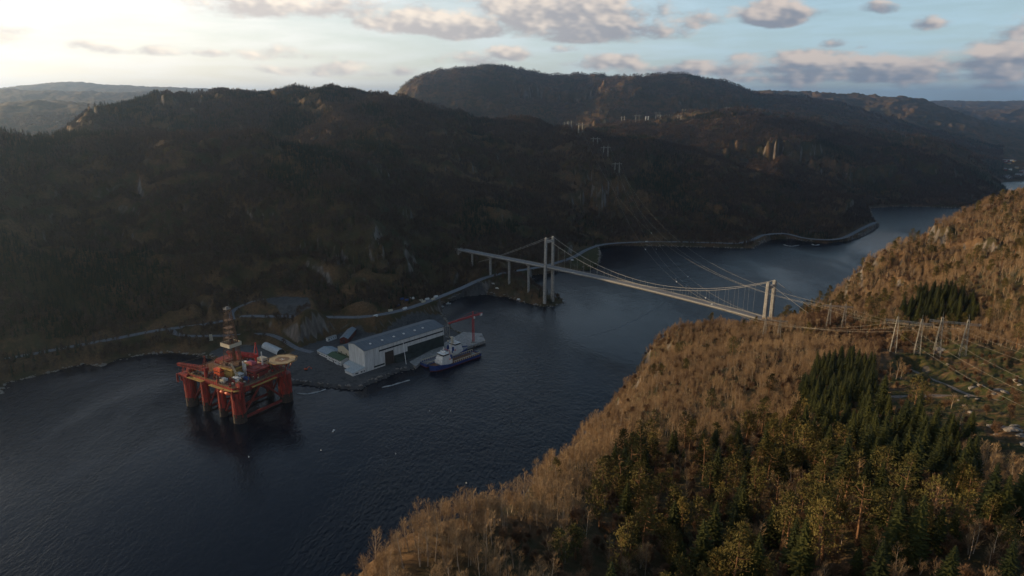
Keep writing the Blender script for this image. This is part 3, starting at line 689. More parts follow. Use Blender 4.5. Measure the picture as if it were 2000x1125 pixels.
def scatter(name, coll, pts, scl, label, cat):
    pts = np.asarray(pts, dtype=np.float32); n = len(pts)
    me = bpy.data.meshes.new(name); me.vertices.add(n); me.vertices.foreach_set("co", pts.ravel())
    rs = np.random.default_rng(n+17)
    a = me.attributes.new("scl", 'FLOAT', 'POINT'); a.data.foreach_set("value", np.asarray(scl, dtype=np.float32))
    rot = np.zeros((n,3), dtype=np.float32); rot[:,2] = rs.uniform(0, 6.28, n); rot[:,0] = rs.normal(0, .04, n); rot[:,1] = rs.normal(0, .04, n)
    a = me.attributes.new("rot", 'FLOAT_VECTOR', 'POINT'); a.data.foreach_set("vector", rot.ravel())
    a = me.attributes.new("pick", 'INT', 'POINT'); a.data.foreach_set("value", rs.integers(0, 1000, n).astype(np.int32))
    o = bpy.data.objects.new(name, me); COL.objects.link(o)
    g = bpy.data.node_groups.new(name, 'GeometryNodeTree')
    g.interface.new_socket("Geometry", in_out='INPUT', socket_type='NodeSocketGeometry'); g.interface.new_socket("Geometry", in_out='OUTPUT', socket_type='NodeSocketGeometry')
    gi = g.nodes.new('NodeGroupInput'); go = g.nodes.new('NodeGroupOutput'); ip = g.nodes.new('GeometryNodeInstanceOnPoints'); ci = g.nodes.new('GeometryNodeCollectionInfo')
    ci.inputs['Collection'].default_value = coll; ci.inputs['Separate Children'].default_value = True; ci.inputs['Reset Children'].default_value = True
    def na_(nm, ty):
        q = g.nodes.new('GeometryNodeInputNamedAttribute'); q.data_type = ty; q.inputs['Name'].default_value = nm; return q.outputs['Attribute']
    g.links.new(gi.outputs[0], ip.inputs['Points']); g.links.new(ci.outputs[0], ip.inputs['Instance']); ip.inputs['Pick Instance'].default_value = True
    g.links.new(na_("pick", 'INT'), ip.inputs['Instance Index'])
    e2r = g.nodes.new('FunctionNodeEulerToRotation'); g.links.new(na_("rot", 'FLOAT_VECTOR'), e2r.inputs[0]); g.links.new(e2r.outputs[0], ip.inputs['Rotation'])
    g.links.new(na_("scl", 'FLOAT'), ip.inputs['Scale']); g.links.new(ip.outputs[0], go.inputs[0])
    md = o.modifiers.new("scatter", 'NODES'); md.node_group = g
    return tag(o, label, cat, kind='stuff')

def clearof(x, y, isb=False):
    ok = np.ones(x.shape, bool)
    for P, hw, fe in ROADS:
        dd, _ = path_info(x, y, P[::2]+[P[-1]]); ok &= dd > hw+3.0
    for P, lz, fe in YARDS: ok &= ~(in_poly(x, y, P) | (seg_dist(x, y, P) < 4))
    ok &= ~in_poly(x, y, WATER_POLY) & (seg_dist(x, y, WATER_POLY) > 7)
    return ok
def slope_at(x, y, z, e=4.0):
    return np.hypot(height(x+e, y)-z, height(x, y+e)-z)/e
# ---- woods of the far shore
def frustum_pts(n, r0, r1, a0=-40.5, a1=40.5, s=0):
    q = np.random.default_rng(900+s); a = np.radians(q.uniform(a0, a1, n)); r = np.sqrt(q.uniform(r0*r0, r1*r1, n)); return r*np.sin(a), r*np.cos(a)
fx, fy = frustum_pts(230000, 640, 2650, s=1)
fx2, fy2 = frustum_pts(110000, 2650, 4700, s=2)
fx = np.append(fx, fx2); fy = np.append(fy, fy2)
m = ~in_poly(fx, fy, LANDB) & ~in_poly(fx, fy, WATER_POLY); fx, fy = fx[m], fy[m]
m = clearof(fx, fy) & ~in_poly(fx, fy, TOWN) & (~in_poly(fx, fy, PEN) | (np.random.default_rng(4).uniform(0, 1, len(fx)) < .3)); fx, fy = fx[m], fy[m]; fz = height(fx, fy); sl = slope_at(fx, fy, fz)
dn = fbm(fx, fy, 90.0, 3, 61)
m = (sl < 1.25+dn*.6) & (fz > .8); fx, fy, fz, dn = fx[m], fy[m], fz[m], dn[m]
ev = fbm(fx, fy, 240.0, 4, 81)+.35*sstep(200, 300, fz)*(np.hypot(fx, fy) < 2600)+rng.normal(0, .16, len(fx))
ism = ev > .33; rr = np.hypot(fx, fy); grow = 1+.25*sstep(2500, 4500, rr)
sc = rng.uniform(.55, 1.15, len(fx))*grow
P3 = np.stack([fx, fy, fz], -1)
scatter("bare_wood", c_fb, P3[~ism], sc[~ism], "leafless brown broadleaf wood covering the hills across the fjord", "forest")
scatter("evergreen_wood", c_fe, P3[ism], sc[ism]*.9, "dark pine and spruce wood on the ridges and slopes across the fjord", "forest")

# ---- right hillside
def pxpoly(rows): return np.array([atZ(*r)[:2] for r in rows])
STAND = [pxpoly(((1580,760,124),(1640,728,120),(1700,735,122),(1712,770,138),(1730,840,152),(1800,880,160),(1900,900,163),(1850,925,165),(1900,985,168),(1880,1040,170),(1790,1010,168),(1680,930,160),(1580,870,144),(1560,800,132))),
         pxpoly(((1755,625,108),(1800,612,110),(1905,632,120),(1900,655,124),(1830,645,118),(1760,640,112))),
         pxpoly(((1180,900,128),(1260,870,128),(1400,840,128),(1500,830,132),(1560,860,142),(1560,940,158),(1380,1000,150),(1300,1060,155),(1100,1125,156),(1050,1125,156),(1100,1000,143)))]
gx_, gy_ = np.random.default_rng(5).uniform(-130, 900, 150000), np.random.default_rng(6).uniform(60, 900, 150000)
m = in_poly(gx_, gy_, LANDB) & (np.abs(gx_) < gy_*.92+40) & (seg_dist(gx_, gy_, WATER_POLY) > 5); gx_, gy_ = gx_[m], gy_[m]
dtr = np.minimum(path_info(gx_, gy_, track)[0], path_info(gx_, gy_, track2)[0]); m = dtr > 5; gx_, gy_ = gx_[m], gy_[m]
gz_ = height(gx_, gy_); sl = slope_at(gx_, gy_, gz_, 1.5)
clr = in_poly(gx_, gy_, CLEAR); st0 = in_poly(gx_, gy_, STAND[0]); st1 = in_poly(gx_, gy_, STAND[1]); st2 = in_poly(gx_, gy_, STAND[2])
rr = np.hypot(gx_, gy_); nz = fbm(gx_, gy_, 45.0, 3, 91); u = rng.uniform(0, 1, len(gx_))
ax_t = (226/333.3, -245/333.3)
ok = sl < 1.6
low = pxpoly(((1230,880,128),(1560,860,142),(1650,900,155),(1760,960,165),(1880,1040,170),(2080,1085,173),(2300,1400,178),(1060,1400,165),(1090,1125,156)))
lowm = in_poly(gx_, gy_, low) & ~clr & ~st0
s_sel = ok & ((st0 & (u < .25)) | (st1 & (u < .25)) | (lowm & (u < .010+.045*(nz>.12))))
p_sel = ok & ~s_sel & ((lowm & (u > .955-.02*(nz>0))) | (~clr & ~st0 & ~lowm & (rr > 450) & (gx_ > 280) & (nz > .15) & (u > .96)) | (~clr & ~st0 & ~lowm & (u > .9985)))
dens = np.where(lowm, .11, np.where(st0 | st1, .02, np.where(clr, .0012, (.33+.2*(rr < 330))*(nz > -.75))))
# the felled strip under the wires
tsn = (gx_-266)*ax_t[0]+(gy_-710)*ax_t[1]; tpn = np.abs(-(gx_-279)*ax_t[1]+(gy_-710)*ax_t[0])
okb = ok & ~((tpn < 9) & (tsn > -60) & (tsn < 75)); ok &= ~((tpn < 17) & (tsn > -60) & (tsn < 80)) & (np.hypot(gx_-266, gy_-680) > 44)
dw = np.minimum(seg_dist(gx_, gy_, np.array([atZ(1300,640,60)[:2], atZ(1505,672,85)[:2], atZ(1762,712,121)[:2]]), False), seg_dist(gx_, gy_, np.array([atZ(1560,610,70)[:2], atZ(1630,652,95)[:2], atZ(1852,718,124)[:2]]), False))
dens = np.where((dw < 16) & (gx_ > 250), dens*.10, dens)
u2 = rng.uniform(0, 1, len(gx_)); b_sel = ok & ~s_sel & ~p_sel & (u2 < dens)
bush = okb & ~s_sel & ~p_sel & ~b_sel & (u2 < np.where(clr, .04, np.where(dw < 16, .7, .46))) & (sl < 1.9)
def sub(m): return np.stack([gx_[m], gy_[m], gz_[m]], -1)
SP, PP, BP, UP = sub(s_sel), sub(p_sel), sub(b_sel), sub(bush)
print("trees spruce %d pine %d bare %d bush %d far %d" % (len(SP), len(PP), len(BP), len(UP), len(fx)))

def visible(P, top):
    # inside the photograph's frame, tops or feet
    d = P[:,1]*cP+(CAMZ-P[:,2])*sP
    px = 1000+FPX*P[:,0]/d; up = (P[:,2]+top-CAMZ)*cP+P[:,1]*sP; py = 562.5-FPX*up/d
    return (px > -10) & (px < 2010) & (py < 1130) & (py > 0)
def tree_proto(name, pair, mats):
    root = empty(name); pair[0].build("trunk", mats[0], root); pair[1].build("crown", mats[1], root); return root
def place_trees(name, pairs, mats, P, hs, group, cat, labeler, limit):
    vis = visible(P, 8.0); rr = np.hypot(P[:,0], P[:,1]); order = np.argsort(rr+np.where(vis, 0, 1e6)); near = order[:limit]; near = near[vis[near]]; rest = np.setdiff1d(np.arange(len(P)), near)
    protos = [None]*len(pairs)
    for n_, i in enumerate(near):
        k = int(rng.integers(0, len(pairs)))
        if protos[k] is None:
            root = protos[k] = tree_proto(name, pairs[k], mats)
        else:
            root = protos[k].copy(); COL.objects.link(root)
            for ch in protos[k].children: c = ch.copy(); COL.objects.link(c); c.parent = root
        root.location = P[i]; root.rotation_euler = (rng.normal(0,.03), rng.normal(0,.03), rng.uniform(0,6.28)); s = rng.uniform(*hs); root.scale = (s*rng.uniform(.9,1.1), s*rng.uniform(.9,1.1), s)
        tag(root, labeler(P[i], s), cat, group)
    return P[rest]
def where_px(p):
    d = p[1]*cP+(CAMZ-p[2])*sP; px = 1000+FPX*p[0]/d; py = 562.5-FPX*((p[2]-CAMZ)*cP+p[1]*sP)/d; return px, py
def side(px, cuts, names):
    for c, n in zip(cuts, names):
        if px < c: return n
    return names[-1]
LOWN = (["by the lower cliff edge", "left of bottom middle", "on middle slope", "below the dense stand", "below the clearing", "at right frame edge"], (1150, 1320, 1480, 1640, 1820))
ROWN = (["in the upper rows", "halfway down the slope", "in the lower rows", "nearest the camera"], (900, 980, 1060))
def lowplace(p):
    px, py = where_px(p); return side(px, LOWN[1], LOWN[0])+" "+side(py, ROWN[1], ROWN[0])
def lab_spruce(p, s):
    x, y = np.array([p[0]]), np.array([p[1]]); px, py = where_px(p); sz = "tall" if s > .88 else "low"
    if in_poly(x, y, STAND[0])[0]: return "%s dark spruce in dense stand by the clearing, %s, %s" % (sz, side(px, (1640, 1700, 1790, 1880), ("left flank","left of centre","centre","right of centre","right flank")), side(py, (790, 850, 910), ("back","upper middle","lower middle","front")))
    if in_poly(x, y, STAND[1])[0]: return "%s dark spruce in the small clump behind the pylons, %s part" % (sz, side(px, (1800, 1850), ("left","middle","right")))
    return "%s dark spruce %s" % (sz, lowplace(p))
rest_s = place_trees("spruce_tree", N_SPR, (M_BARK, M_SPRUCE), SP, (.62, 1.08), "spruces on the near hillside", "tree", lab_spruce, 300)
HILLN = (["at the bottom left corner of the slope", "on the lower cliff edge", "left of the conifers", "above the cliff", "left of the dense stand", "under the power lines", "right of the bridge tower", "on the rocky slope", "below the highest crags"], (820, 950, 1120, 1300, 1450, 1600, 1760, 1880))
def hillplace(p):
    px, py = where_px(p); return side(px, HILLN[1], HILLN[0])+" "+side(py, (470, 560, 640, 720, 800, 900, 970, 1040), ("near the skyline", "high up", "near the upper wires", "along the wires", "in the upper wood", "in the middle wood", "in the lower wood", "low down", "nearest the camera"))
def lab_pine(p, s):
    sz = "tall" if s > 1.12 else "short"; x, y = np.array([p[0]]), np.array([p[1]])
    return "%s yellow green pine %s" % (sz, lowplace(p)) if in_poly(x, y, low)[0] else "%s green pine %s" % (sz, hillplace(p))
rest_p = place_trees("pine_tree", N_PIN, (M_PBARK, M_PINE), PP, (.9, 1.35), "pines on the near hillside", "tree", lab_pine, 300)
def lab_bare(p, s):
    sz = "tall" if s > .72 else "small"; x, y = np.array([p[0]]), np.array([p[1]])
    if in_poly(x, y, CLEAR)[0]: return "%s lone leafless birch in the grassy clearing" % sz
    if in_poly(x, y, low)[0]: return "%s leafless birch between conifers %s" % (sz, lowplace(p))
    return "%s leafless tan birch %s" % (sz, hillplace(p))
rest_b = place_trees("bare_tree", N_BAR, (M_BIRCH, M_TWIG), BP, (.5, .92), "leafless trees on the near hillside", "tree", lab_bare, 300)
def extra_tree(name, pair, mats, px, py, z0, s, label, group):
    x, y, _ = atZ(px, py, z0); r_ = tree_proto(name, pair, mats); r_.location = (x, y, H1(x, y)); r_.scale = (s, s, s); r_.rotation_euler = (0, 0, px*.7); tag(r_, label, "tree", group)
G1, G2, G3 = "spruces on the near hillside", "pines on the near hillside", "leafless trees on the near hillside"
for a_ in ((1915,1075,172,1.15,"left of the three bright spruces at the lower right"),(1942,1080,173,1.0,"middle of the three bright spruces at the lower right"),(1972,1078,173,1.2,"right of the three bright spruces at the lower right"),(1640,985,163,1.35,"tallest sunlit spruce standing in front of the dense stand")):
    extra_tree("spruce_tree", N_SPR[0], (M_BARK, M_SPRUCE), *a_, G1)
for a_ in ((1778,842,157,1.15,"slim lone pine below the gravel track, left of a pair"),(1792,838,157,1.0,"slim lone pine below the gravel track, right of a pair"),(1818,866,159,1.0,"leaning pine on the bare rocks right of the dense stand")):
    extra_tree("pine_tree", N_PIN[2] if a_[0] < 1800 else N_PIN[3], (M_PBARK, M_PINE), *a_, G2)
for a_ in ((1737,752,140,.9,"pale birch beside the track end, left of three"),(1748,754,140,1.0,"pale birch beside the track end, middle of three"),(1757,750,140,.85,"pale birch beside the track end, right of three"),(1868,868,160,.8,"small pale birch on the rocks below the track"),(1810,1030,171,1.0,"reddish leafless birch with white trunk at the lower right")):
    extra_tree("bare_tree", N_BAR[2] if a_[0] < 1760 else N_BAR[0], (M_BIRCH, M_TWIGR if a_[0] == 1810 else M_TWIG), *a_, G3)
if len(rest_s): scatter("spruce_wood", c_spr, rest_s, rng.uniform(.6, 1.05, len(rest_s)), "further dark spruces of the near hillside", "forest")
if len(rest_p): scatter("pine_wood", c_pin, rest_p, rng.uniform(.5, .9, len(rest_p)), "further small pines on the crags of the near hillside", "forest")
scatter("birch_wood", c_bar, rest_b, rng.uniform(.45, .92, len(rest_b)), "dense leafless tan birch wood covering the near hillside", "forest")
scatter("brushwood", c_bus, UP, rng.uniform(.5, 1.1, len(UP)), "low russet leafless brush under the birches of the near hillside", "undergrowth")
# ------------------------------------------------------------------ paints
def C(name, col, **k): return flat_mat(name, col, **k)
M_CONC = C("concrete", (.30,.29,.27), rough=.85, scale=.4, wear=(.17,.15,.13)); M_ASPH = C("asphalt", (.14,.15,.165), rough=.8, scale=.3, var=.2, spec=.3)
M_STEEL = C("galvanised_steel", (.27,.265,.24), rough=.5, metal=.3); M_CABLE = C("cable_steel", (.30,.29,.27), rough=.6)
M_RED = C("rig_red", (.30,.027,.02), rough=.55, scale=.5, wear=(.085,.03,.024), var=.6, streak=True, wt=(.48,.64)); M_REDD = C("rig_red_dull", (.20,.022,.02), rough=.7, scale=.3, wear=(.09,.035,.025))
M_ORANGE = C("rig_orange", (.62,.10,.035), rough=.5, scale=.4); M_GROWTH = C("tide_band", (.035,.03,.026), rough=.9, scale=.3, wear=(.10,.05,.035))
M_YEL = C("walkway_yellow", (.38,.24,.06), rough=.6, scale=.3, wear=(.2,.12,.05)); M_DECK = C("deck_brown", (.10,.055,.04), rough=.8, scale=.3, wear=(.17,.09,.05)); M_DERR = C("derrick_steel", (.13,.07,.045), rough=.7, wear=(.30,.22,.15))
M_WHITE = C("white_paint", (.62,.62,.60), rough=.5, var=.12, scale=.3); M_CREAM = C("cream_paint", (.50,.44,.33), rough=.6, var=.12); M_BLUE = C("blue_paint", (.03,.07,.22), rough=.5); M_MAG = C("pink_cabin", (.42,.10,.13), rough=.6)
M_DARK = C("dark_paint", (.025,.028,.03), rough=.6); M_GLASS = C("window_glass", (.02,.025,.03), rough=.12, spec=.6, var=.05); M_GREY = C("grey_paint", (.20,.20,.20), rough=.6)
M_CLAD = C("pale_cladding", (.54,.55,.54), rough=.55, var=.16, scale=.4, streak=True, wear=(.38,.38,.36)); M_ROOFG = C("slate_roof_sheet", (.085,.105,.125), rough=.5, var=.15, scale=.1); M_GREEN = C("green_roof", (.03,.075,.03), rough=.6); M_TARP = C("dark_green_netting", (.022,.035,.036), rough=.8, scale=.15, var=.5)
M_BARN = C("barn_red", (.10,.025,.022), rough=.75); M_FOAM = C("floating_foam", (.34,.37,.38), rough=.7, scale=.3); M_HULLB = C("hull_blue", (.025,.055,.20), rough=.4, scale=.2); M_BOOT = C("boot_red", (.14,.025,.02), rough=.6); M_BUFF = C("helideck_buff", (.34,.26,.15), rough=.8, scale=.3, var=.3); M_RUST = C("rusty_brown", (.16,.075,.04), rough=.9)
M_CRANE = C("crane_red", (.38,.03,.03), rough=.5); M_ROCK = C("granite", (.23,.205,.18), rough=.95, scale=.6, var=.45, wear=(.09,.085,.06)); M_WIRE = C("wire", (.30,.28,.24), rough=.5)

def lattice(mb, a, b, wa, wb, n, r=.12, mi=0, up=None, chord=1.4):
    """square lattice mast from a to b"""
    a = Vector(a); b = Vector(b); d = (b-a).normalized(); x = d.cross(up or Vector((0,0,1)))
    if x.length < .05: x = Vector((1,0,0))
    x = (x-d*x.dot(d)).normalized(); y = d.cross(x)
    def c(i, k):
        t = i/n; w = (wa*(1-t)+wb*t)/2; sx, sy = ((-1,-1),(1,-1),(1,1),(-1,1))[k % 4]; return a.lerp(b, t)+x*(sx*w)+y*(sy*w)
    for k in range(4): mb.bar(c(0,k), c(n,k), r*chord, mi=mi)
    for i in range(n):
        for k in range(4):
            mb.bar(c(i,k), c(i+1,k+1), r*.7, mi=mi) if (i+k) % 2 else mb.bar(c(i,k+1), c(i+1,k), r*.7, mi=mi)
            mb.bar(c(i+1,k), c(i+1,k+1), r*.7, mi=mi)
def part(name, fn, mat, parent, label=None, smooth=False):
    m = MB(); fn(m); o = m.build(name, mat, parent, smooth=smooth)
    if label: o["label"] = label
    return o

# ------------------------------------------------------------------ roads
def ribbon(name, P, hw, mat, zoff=0.0, ups=0.0):
    mb = MB(); n = len(P); vs = []; fs = []
    for i in range(n):
        a = Vector(P[max(i-1,0)]); b = Vector(P[min(i+1,n-1)]); d = (b-a); d.z = 0; d.normalize(); s = Vector((-d.y, d.x, 0))*hw; p = Vector(P[i])+Vector((0,0,zoff))
        vs += [p-s-Vector((0,0,.6)), p-s, p+s, p+s-Vector((0,0,.6))]
    for i in range(n-1):
        for k in range(3): fs.append((i*4+k, i*4+k+1, i*4+k+5, i*4+k+4))
    mb.add(vs, [f[::-1] for f in fs]); o = mb.build(name, mat); return tag(o, kind='structure')
def with_ground(P, off): return [(p[0], p[1], H1(p[0], p[1])+off) for p in P]
ribbon("shore_road", road_main, 4.6, M_ASPH); ribbon("access_road", road_low, 3.4, M_ASPH, -.03); ribbon("quarry_road", road_pad, 3.2, M_ASPH, -.06)
M_TRACK = C("gravel_track", (.17,.14,.115), rough=.95, scale=.5, wear=(.09,.065,.045), var=.35)
ribbon("gravel_track", track, 1.9, M_TRACK, .02); ribbon("gravel_path", track2, 1.5, M_TRACK, -.03)

# ------------------------------------------------------------------ the suspension bridge
LT = [Vector((48,950,8)), Vector((58.5,960,8))]; RT = [Vector((274,705,52)), Vector((284.5,715,52))]
DZ_L, DZ_M, DZ_R = 57.0, 60.0, 57.0; ax = (Vector((RT[0].x-LT[0].x, RT[0].y-LT[0].y, 0))); SPAN = ax.length; ax.normalize(); pr = Vector((-ax.y, ax.x, 0))
if pr.dot(LT[1]-LT[0]) < 0: pr = -pr
LC = (LT[0]+LT[1])/2; LC.z = 0
bridge = empty("suspension_bridge", (LC.x, LC.y, 0), 0, "slender grey suspension bridge with two concrete towers crossing the dark fjord", "bridge")
def bp(s, w, z): return ax*s+pr*w+Vector((0,0,z))      # local frame: s along the deck from the left tower
def deckz(s):
    if s < 0: return DZ_L+(50-DZ_L)*min(1, -s/212)
    t = s/SPAN; return DZ_L*(1-t)+DZ_R*t+2.5*4*t*(1-t)
S_END = -212; LB = atZ(890, 487, 50)
def decks(s0, s1, st=8):
    out = []; s = s0
    while s < s1-.01: out.append(s); s += st
    return out+[s1]
def deck(mb):
    prof = [(-6.2,0),(-6.2,-.5),(-4.2,-2.6),(4.2,-2.6),(6.2,-.5),(6.2,0)]; ss = decks(-205, SPAN+48); vs = [bp(s, w, deckz(s)+z) for s in ss for w, z in prof]; k = len(prof)
    fs = [(i*k+j, (i+1)*k+j, (i+1)*k+(j+1)%k, i*k+(j+1)%k) for i in range(len(ss)-1) for j in range(k)]
    mb.add(vs, fs+[tuple(range(k)), tuple((len(ss)-1)*k+j for j in range(k-1,-1,-1))])
part("deck", deck, M_CONC, bridge)
def road(mb):
    ss = decks(-205, SPAN+48); vs = [bp(s, w, deckz(s)+.06) for s in ss for w in (-4.6, 4.6)]; mb.add(vs, [(i*2, i*2+1, i*2+3, i*2+2) for i in range(len(ss)-1)])
part("carriageway", road, C("bridge_asphalt", (.17,.17,.175), rough=.8), bridge)
for sg in (-1, 1):
    def rail(mb, sg=sg):
        ss = decks(-205, SPAN+48, 12)
        for z in (.45, 1.0):
            mb.tube([bp(s, sg*6.0, deckz(s)+z) for s in ss], .11, 4)
        for s in decks(-205, SPAN+48, 4): mb.bar(bp(s, sg*6.0, deckz(s)), bp(s, sg*6.0, deckz(s)+1.05), .12)
    part("railing", rail, M_STEEL, bridge)
    def fascia(mb, sg=sg):
        ss = decks(-205, SPAN+48, 10); vs = [bp(s, sg*6.26, deckz(s)+z) for s in ss for z in (.25, -.55)]+[bp(s, sg*6.32, deckz(s)+z) for s in ss for z in (.25, -.55)]
        n = len(ss)*2; mb.add(vs, [(i*2+o, i*2+1+o, i*2+3+o, i*2+2+o) for i in range(len(ss)-1) for o in (0, n)])
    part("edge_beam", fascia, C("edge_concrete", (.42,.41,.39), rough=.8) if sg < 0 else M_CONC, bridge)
TOPZ = 99.0
for nm, legs, base, sx in (("l", LT, 3.0, 0), ("r", RT, 40.0, SPAN)):
    tw = empty("tower", (0,0,0)); tw.parent = bridge
    for k, sg in enumerate((-1, 1)):
        def leg(mb, sg=sg, base=base, sx=sx):
            n = 6; vs = []
            for i in range(n+1):
                z = base+(TOPZ-base)*i/n; w = sg*(8.3-1.2*(z/TOPZ)); a = 2.5-.7*(z/TOPZ); b = 1.75-.35*(z/TOPZ)
                vs += [bp(sx+a*p, w+b*q, z) for p, q in ((-1,-.7),(-.7,-1),(.7,-1),(1,-.7),(1,.7),(.7,1),(-.7,1),(-1,.7))]
            mb.add(vs, [(i*8+j, i*8+(j+1)%8, (i+1)*8+(j+1)%8, (i+1)*8+j) for i in range(n) for j in range(8)]+[tuple(n*8+j for j in range(8))])
        part("leg", leg, M_CONC, tw)
        part("saddle", lambda mb, sg=sg, sx=sx: mb.box(tuple(bp(sx, sg*7.1, TOPZ+.6)), (3.2,2.0,1.2), rz=math.atan2(ax.y, ax.x), top=(.7,.8)), M_STEEL, tw)
    for z, hh in ((TOPZ-5, 3.6), (DZ_L-4.6, 3.0)):
        part("crossbeam", lambda mb, z=z, hh=hh, sx=sx: mb.box(tuple(bp(sx, 0, z)), (2.4, 12.9 if z > 80 else 14.0, hh), rz=math.atan2(ax.y, ax.x)), M_CONC, tw)
for sg in (-1, 1):
    def cz(s):
        if s < 0: t = -s/150; return TOPZ+.8+(38-TOPZ)*t-3*4*t*(1-t)*.5
        if s > SPAN: t = (s-SPAN)/85; return TOPZ+.8+(57-TOPZ)*t-2*4*t*(1-t)*.5
        t = s/SPAN; return TOPZ+.8-(TOPZ-DZ_M-4.0)*4*t*(1-t)
    part("main_cable", lambda mb, sg=sg: mb.tube([bp(s, sg*(7.1 if 0 <= s <= SPAN else 7.1), cz(s)) for s in decks(0, SPAN, 8)], .24, 6), M_CABLE, bridge)
    part("backstay", lambda mb, sg=sg: mb.tube([bp(s, sg*7.1, cz(s)) for s in decks(-150, 0, 10)], .22, 6), M_CABLE, bridge)
    part("backstay", lambda mb, sg=sg: mb.tube([bp(s, sg*7.1, cz(s)) for s in decks(SPAN, SPAN+85, 10)], .22, 6), M_CABLE, bridge)
    hs = [12*(i+1) for i in range(int(SPAN/12)-1)]
    for s in hs:
        part("hanger", lambda mb, s=s, sg=sg: mb.tube([bp(s, sg*6.25, deckz(s)-.3), bp(s, sg*7.1, cz(s))], .075, 4), M_CABLE, bridge)
for s in (-174, -129, -85, -42):
    w = bp(s, 0, 0)+LC; g = H1(w.x, w.y)
    pier = empty("pier", (0,0,0)); pier.parent = bridge
    part("column", lambda mb, s=s, g=g: mb.box(tuple(bp(s, 0, (deckz(s)-3.6+g-3)/2)), (1.7, 3.4, deckz(s)-3.6-g+3), rz=math.atan2(ax.y, ax.x)), M_CONC, pier)
    part("pier_cap", lambda mb, s=s: mb.box(tuple(bp(s, 0, deckz(s)-3.1)), (2.2, 9.5, 1.0), rz=math.atan2(ax.y, ax.x)), M_CONC, pier)
ab = bp(-207, 0, 0)
part("abutment", lambda mb: mb.box((ab.x, ab.y, deckz(-207)-4), (9, 13, 9.5), rz=math.atan2(ax.y, ax.x), top=(.9,1)), M_CONC, bridge)
for i, s in enumerate((-165, -115, -65, -15, 45, 105, 165, 225, 285)):
    p = bp(s, 5.4, deckz(s))+LC
    lp_ = empty("street_lamp", tuple(p), math.atan2(pr.y, pr.x), "thin lamp post on the bridge deck, %s" % ("on the approach piers left of the left tower" if s < 0 else "between the two towers"), "street lamp", "lamp posts along the bridge")
    part("pole", lambda mb: mb.tube([(0,0,0),(0,0,8)], [.14,.09], 5), M_STEEL, lp_); part("lamp_head", lambda mb: (mb.bar((0,0,8),(-1.6,0,8.3),.12), mb.box((-1.9,0,8.3),(.9,.35,.22))), M_STEEL, lp_)

# ------------------------------------------------------------------ the drilling rig
RIGZ = math.atan2(-37, 61)
rig = empty("drilling_rig", (-268.5, 620.5, 0), RIGZ, "red semi-submersible drilling rig with tall lattice derrick anchored in the dark fjord", "drilling rig")
for y in (-26, 26):
    part("pontoon", lambda mb, y=y: (mb.box((0,y,-4.5),(100,13,6.5)), ), M_GROWTH, rig)
cols = [(-35.5,-27,5.6),(-12.5,-27,3.7),(12,-27,3.7),(35.5,-27,5.9),(-35.5,27,5.6),(-12.5,27,3.7),(12,27,3.7),(35.5,27,6.3)]
for x, y, r in cols:
    c = part("column", lambda mb, x=x, y=y, r=r: (mb.cyl((x,y), r, 9.0, 29.5, 20), mb.cyl((x,y), r+.35, 25.5, 26.2, 20), mb.cyl((x,y), r+.25, 16.5, 17.0, 20), [mb.bar((x+(r+.15)*math.cos(a), y+(r+.15)*math.sin(a), 6), (x+(r+.15)*math.cos(a), y+(r+.15)*math.sin(a), 28), .55, .3) for a in (-2.2,-1.2,-.2,2.4)]), M_RED, rig)
    part("tide_band", lambda mb, x=x, y=y, r=r: (mb.cyl((x,y), r+.04, -5, 9.0, 20), mb.cyl((x,y), r+.8, -4, 1.0, 20, r2=r+.1)), M_GROWTH, c)
def braces(mb_list):
    pass
for a, b, r in (((-35.5,-27,2),(-35.5,27,2),1.5),((35.5,-27,2),(35.5,27,2),1.5),((12,-27,2.5),(12,27,2.5),1.2),((-12.5,-27,2.5),(-12.5,27,2.5),1.2),
                ((35.5,-22,6),(35.5,0,29),1.0),((35.5,22,6),(35.5,0,29),1.0),((-35.5,-22,6),(-35.5,0,29),1.0),((-35.5,22,6),(-35.5,0,29),1.0),
                ((16,-27,6),(30,-27,28),.8),((-8,-27,6),(6,-27,28),.8),((-16,-27,28),(-31,-27,7),.8),((14,-24,8),(12,0,29),.8),((14,24,8),(12,0,29),.8),((16,27,6),(30,27,28),.8)):
    part("brace", lambda mb, a=a, b=b, r=r: mb.tube([a, b], r, 10), M_REDD, rig)
dk = part("deck", lambda mb: (mb.prism([(-41,-24),(-41,24),(-34,30),(36,30),(41,24),(41,-20),(34,-31),(14,-31),(12,-29),(-34,-29)], 29.5, 33.6), mb.prism([(-44,-33),(-44,-20),(-41,-20),(-41,-24),(-34,-29),(-30,-33)], 31, 33.2)), M_RED, rig)
part("deck_plating", lambda mb: mb.prism([(-40.5,-23.5),(-40.5,23.5),(-33.5,29.5),(35.5,29.5),(40.5,23.5),(40.5,-19.5),(33.5,-30.5),(14.3,-30.5),(12.3,-28.5),(-33.5,-28.5)], 33.6, 33.75), M_DECK, dk)
for pl in ([(4,-34.5),(24,-34.5),(24,-31.2),(4,-31.2)], [(-30,-33.5),(-8,-33.5),(-8,-29.2),(-30,-29.2)], [(41.2,-16),(44,-16),(44,12),(41.2,12)], [(26,-35),(38,-33),(41,-27),(36,-27),(33,-31.2),(24.2,-31.2)]):
    part("walkway", lambda mb, pl=pl: mb.prism(pl, 31.6, 32.0), M_YEL, rig)
def handrail(mb, pts, z, closed=True):
    n = len(pts)
    for i in range(n if closed else n-1):
        a = Vector((*pts[i], z)); b = Vector((*pts[(i+1)%n], z)); L = (b-a).length
        for h in (.6, 1.15): mb.bar(a+Vector((0,0,h)), b+Vector((0,0,h)), .09)
        for k in range(max(1, int(L/2.5))): q = a.lerp(b, k/max(1, int(L/2.5))); mb.bar(q, q+Vector((0,0,1.15)), .09)
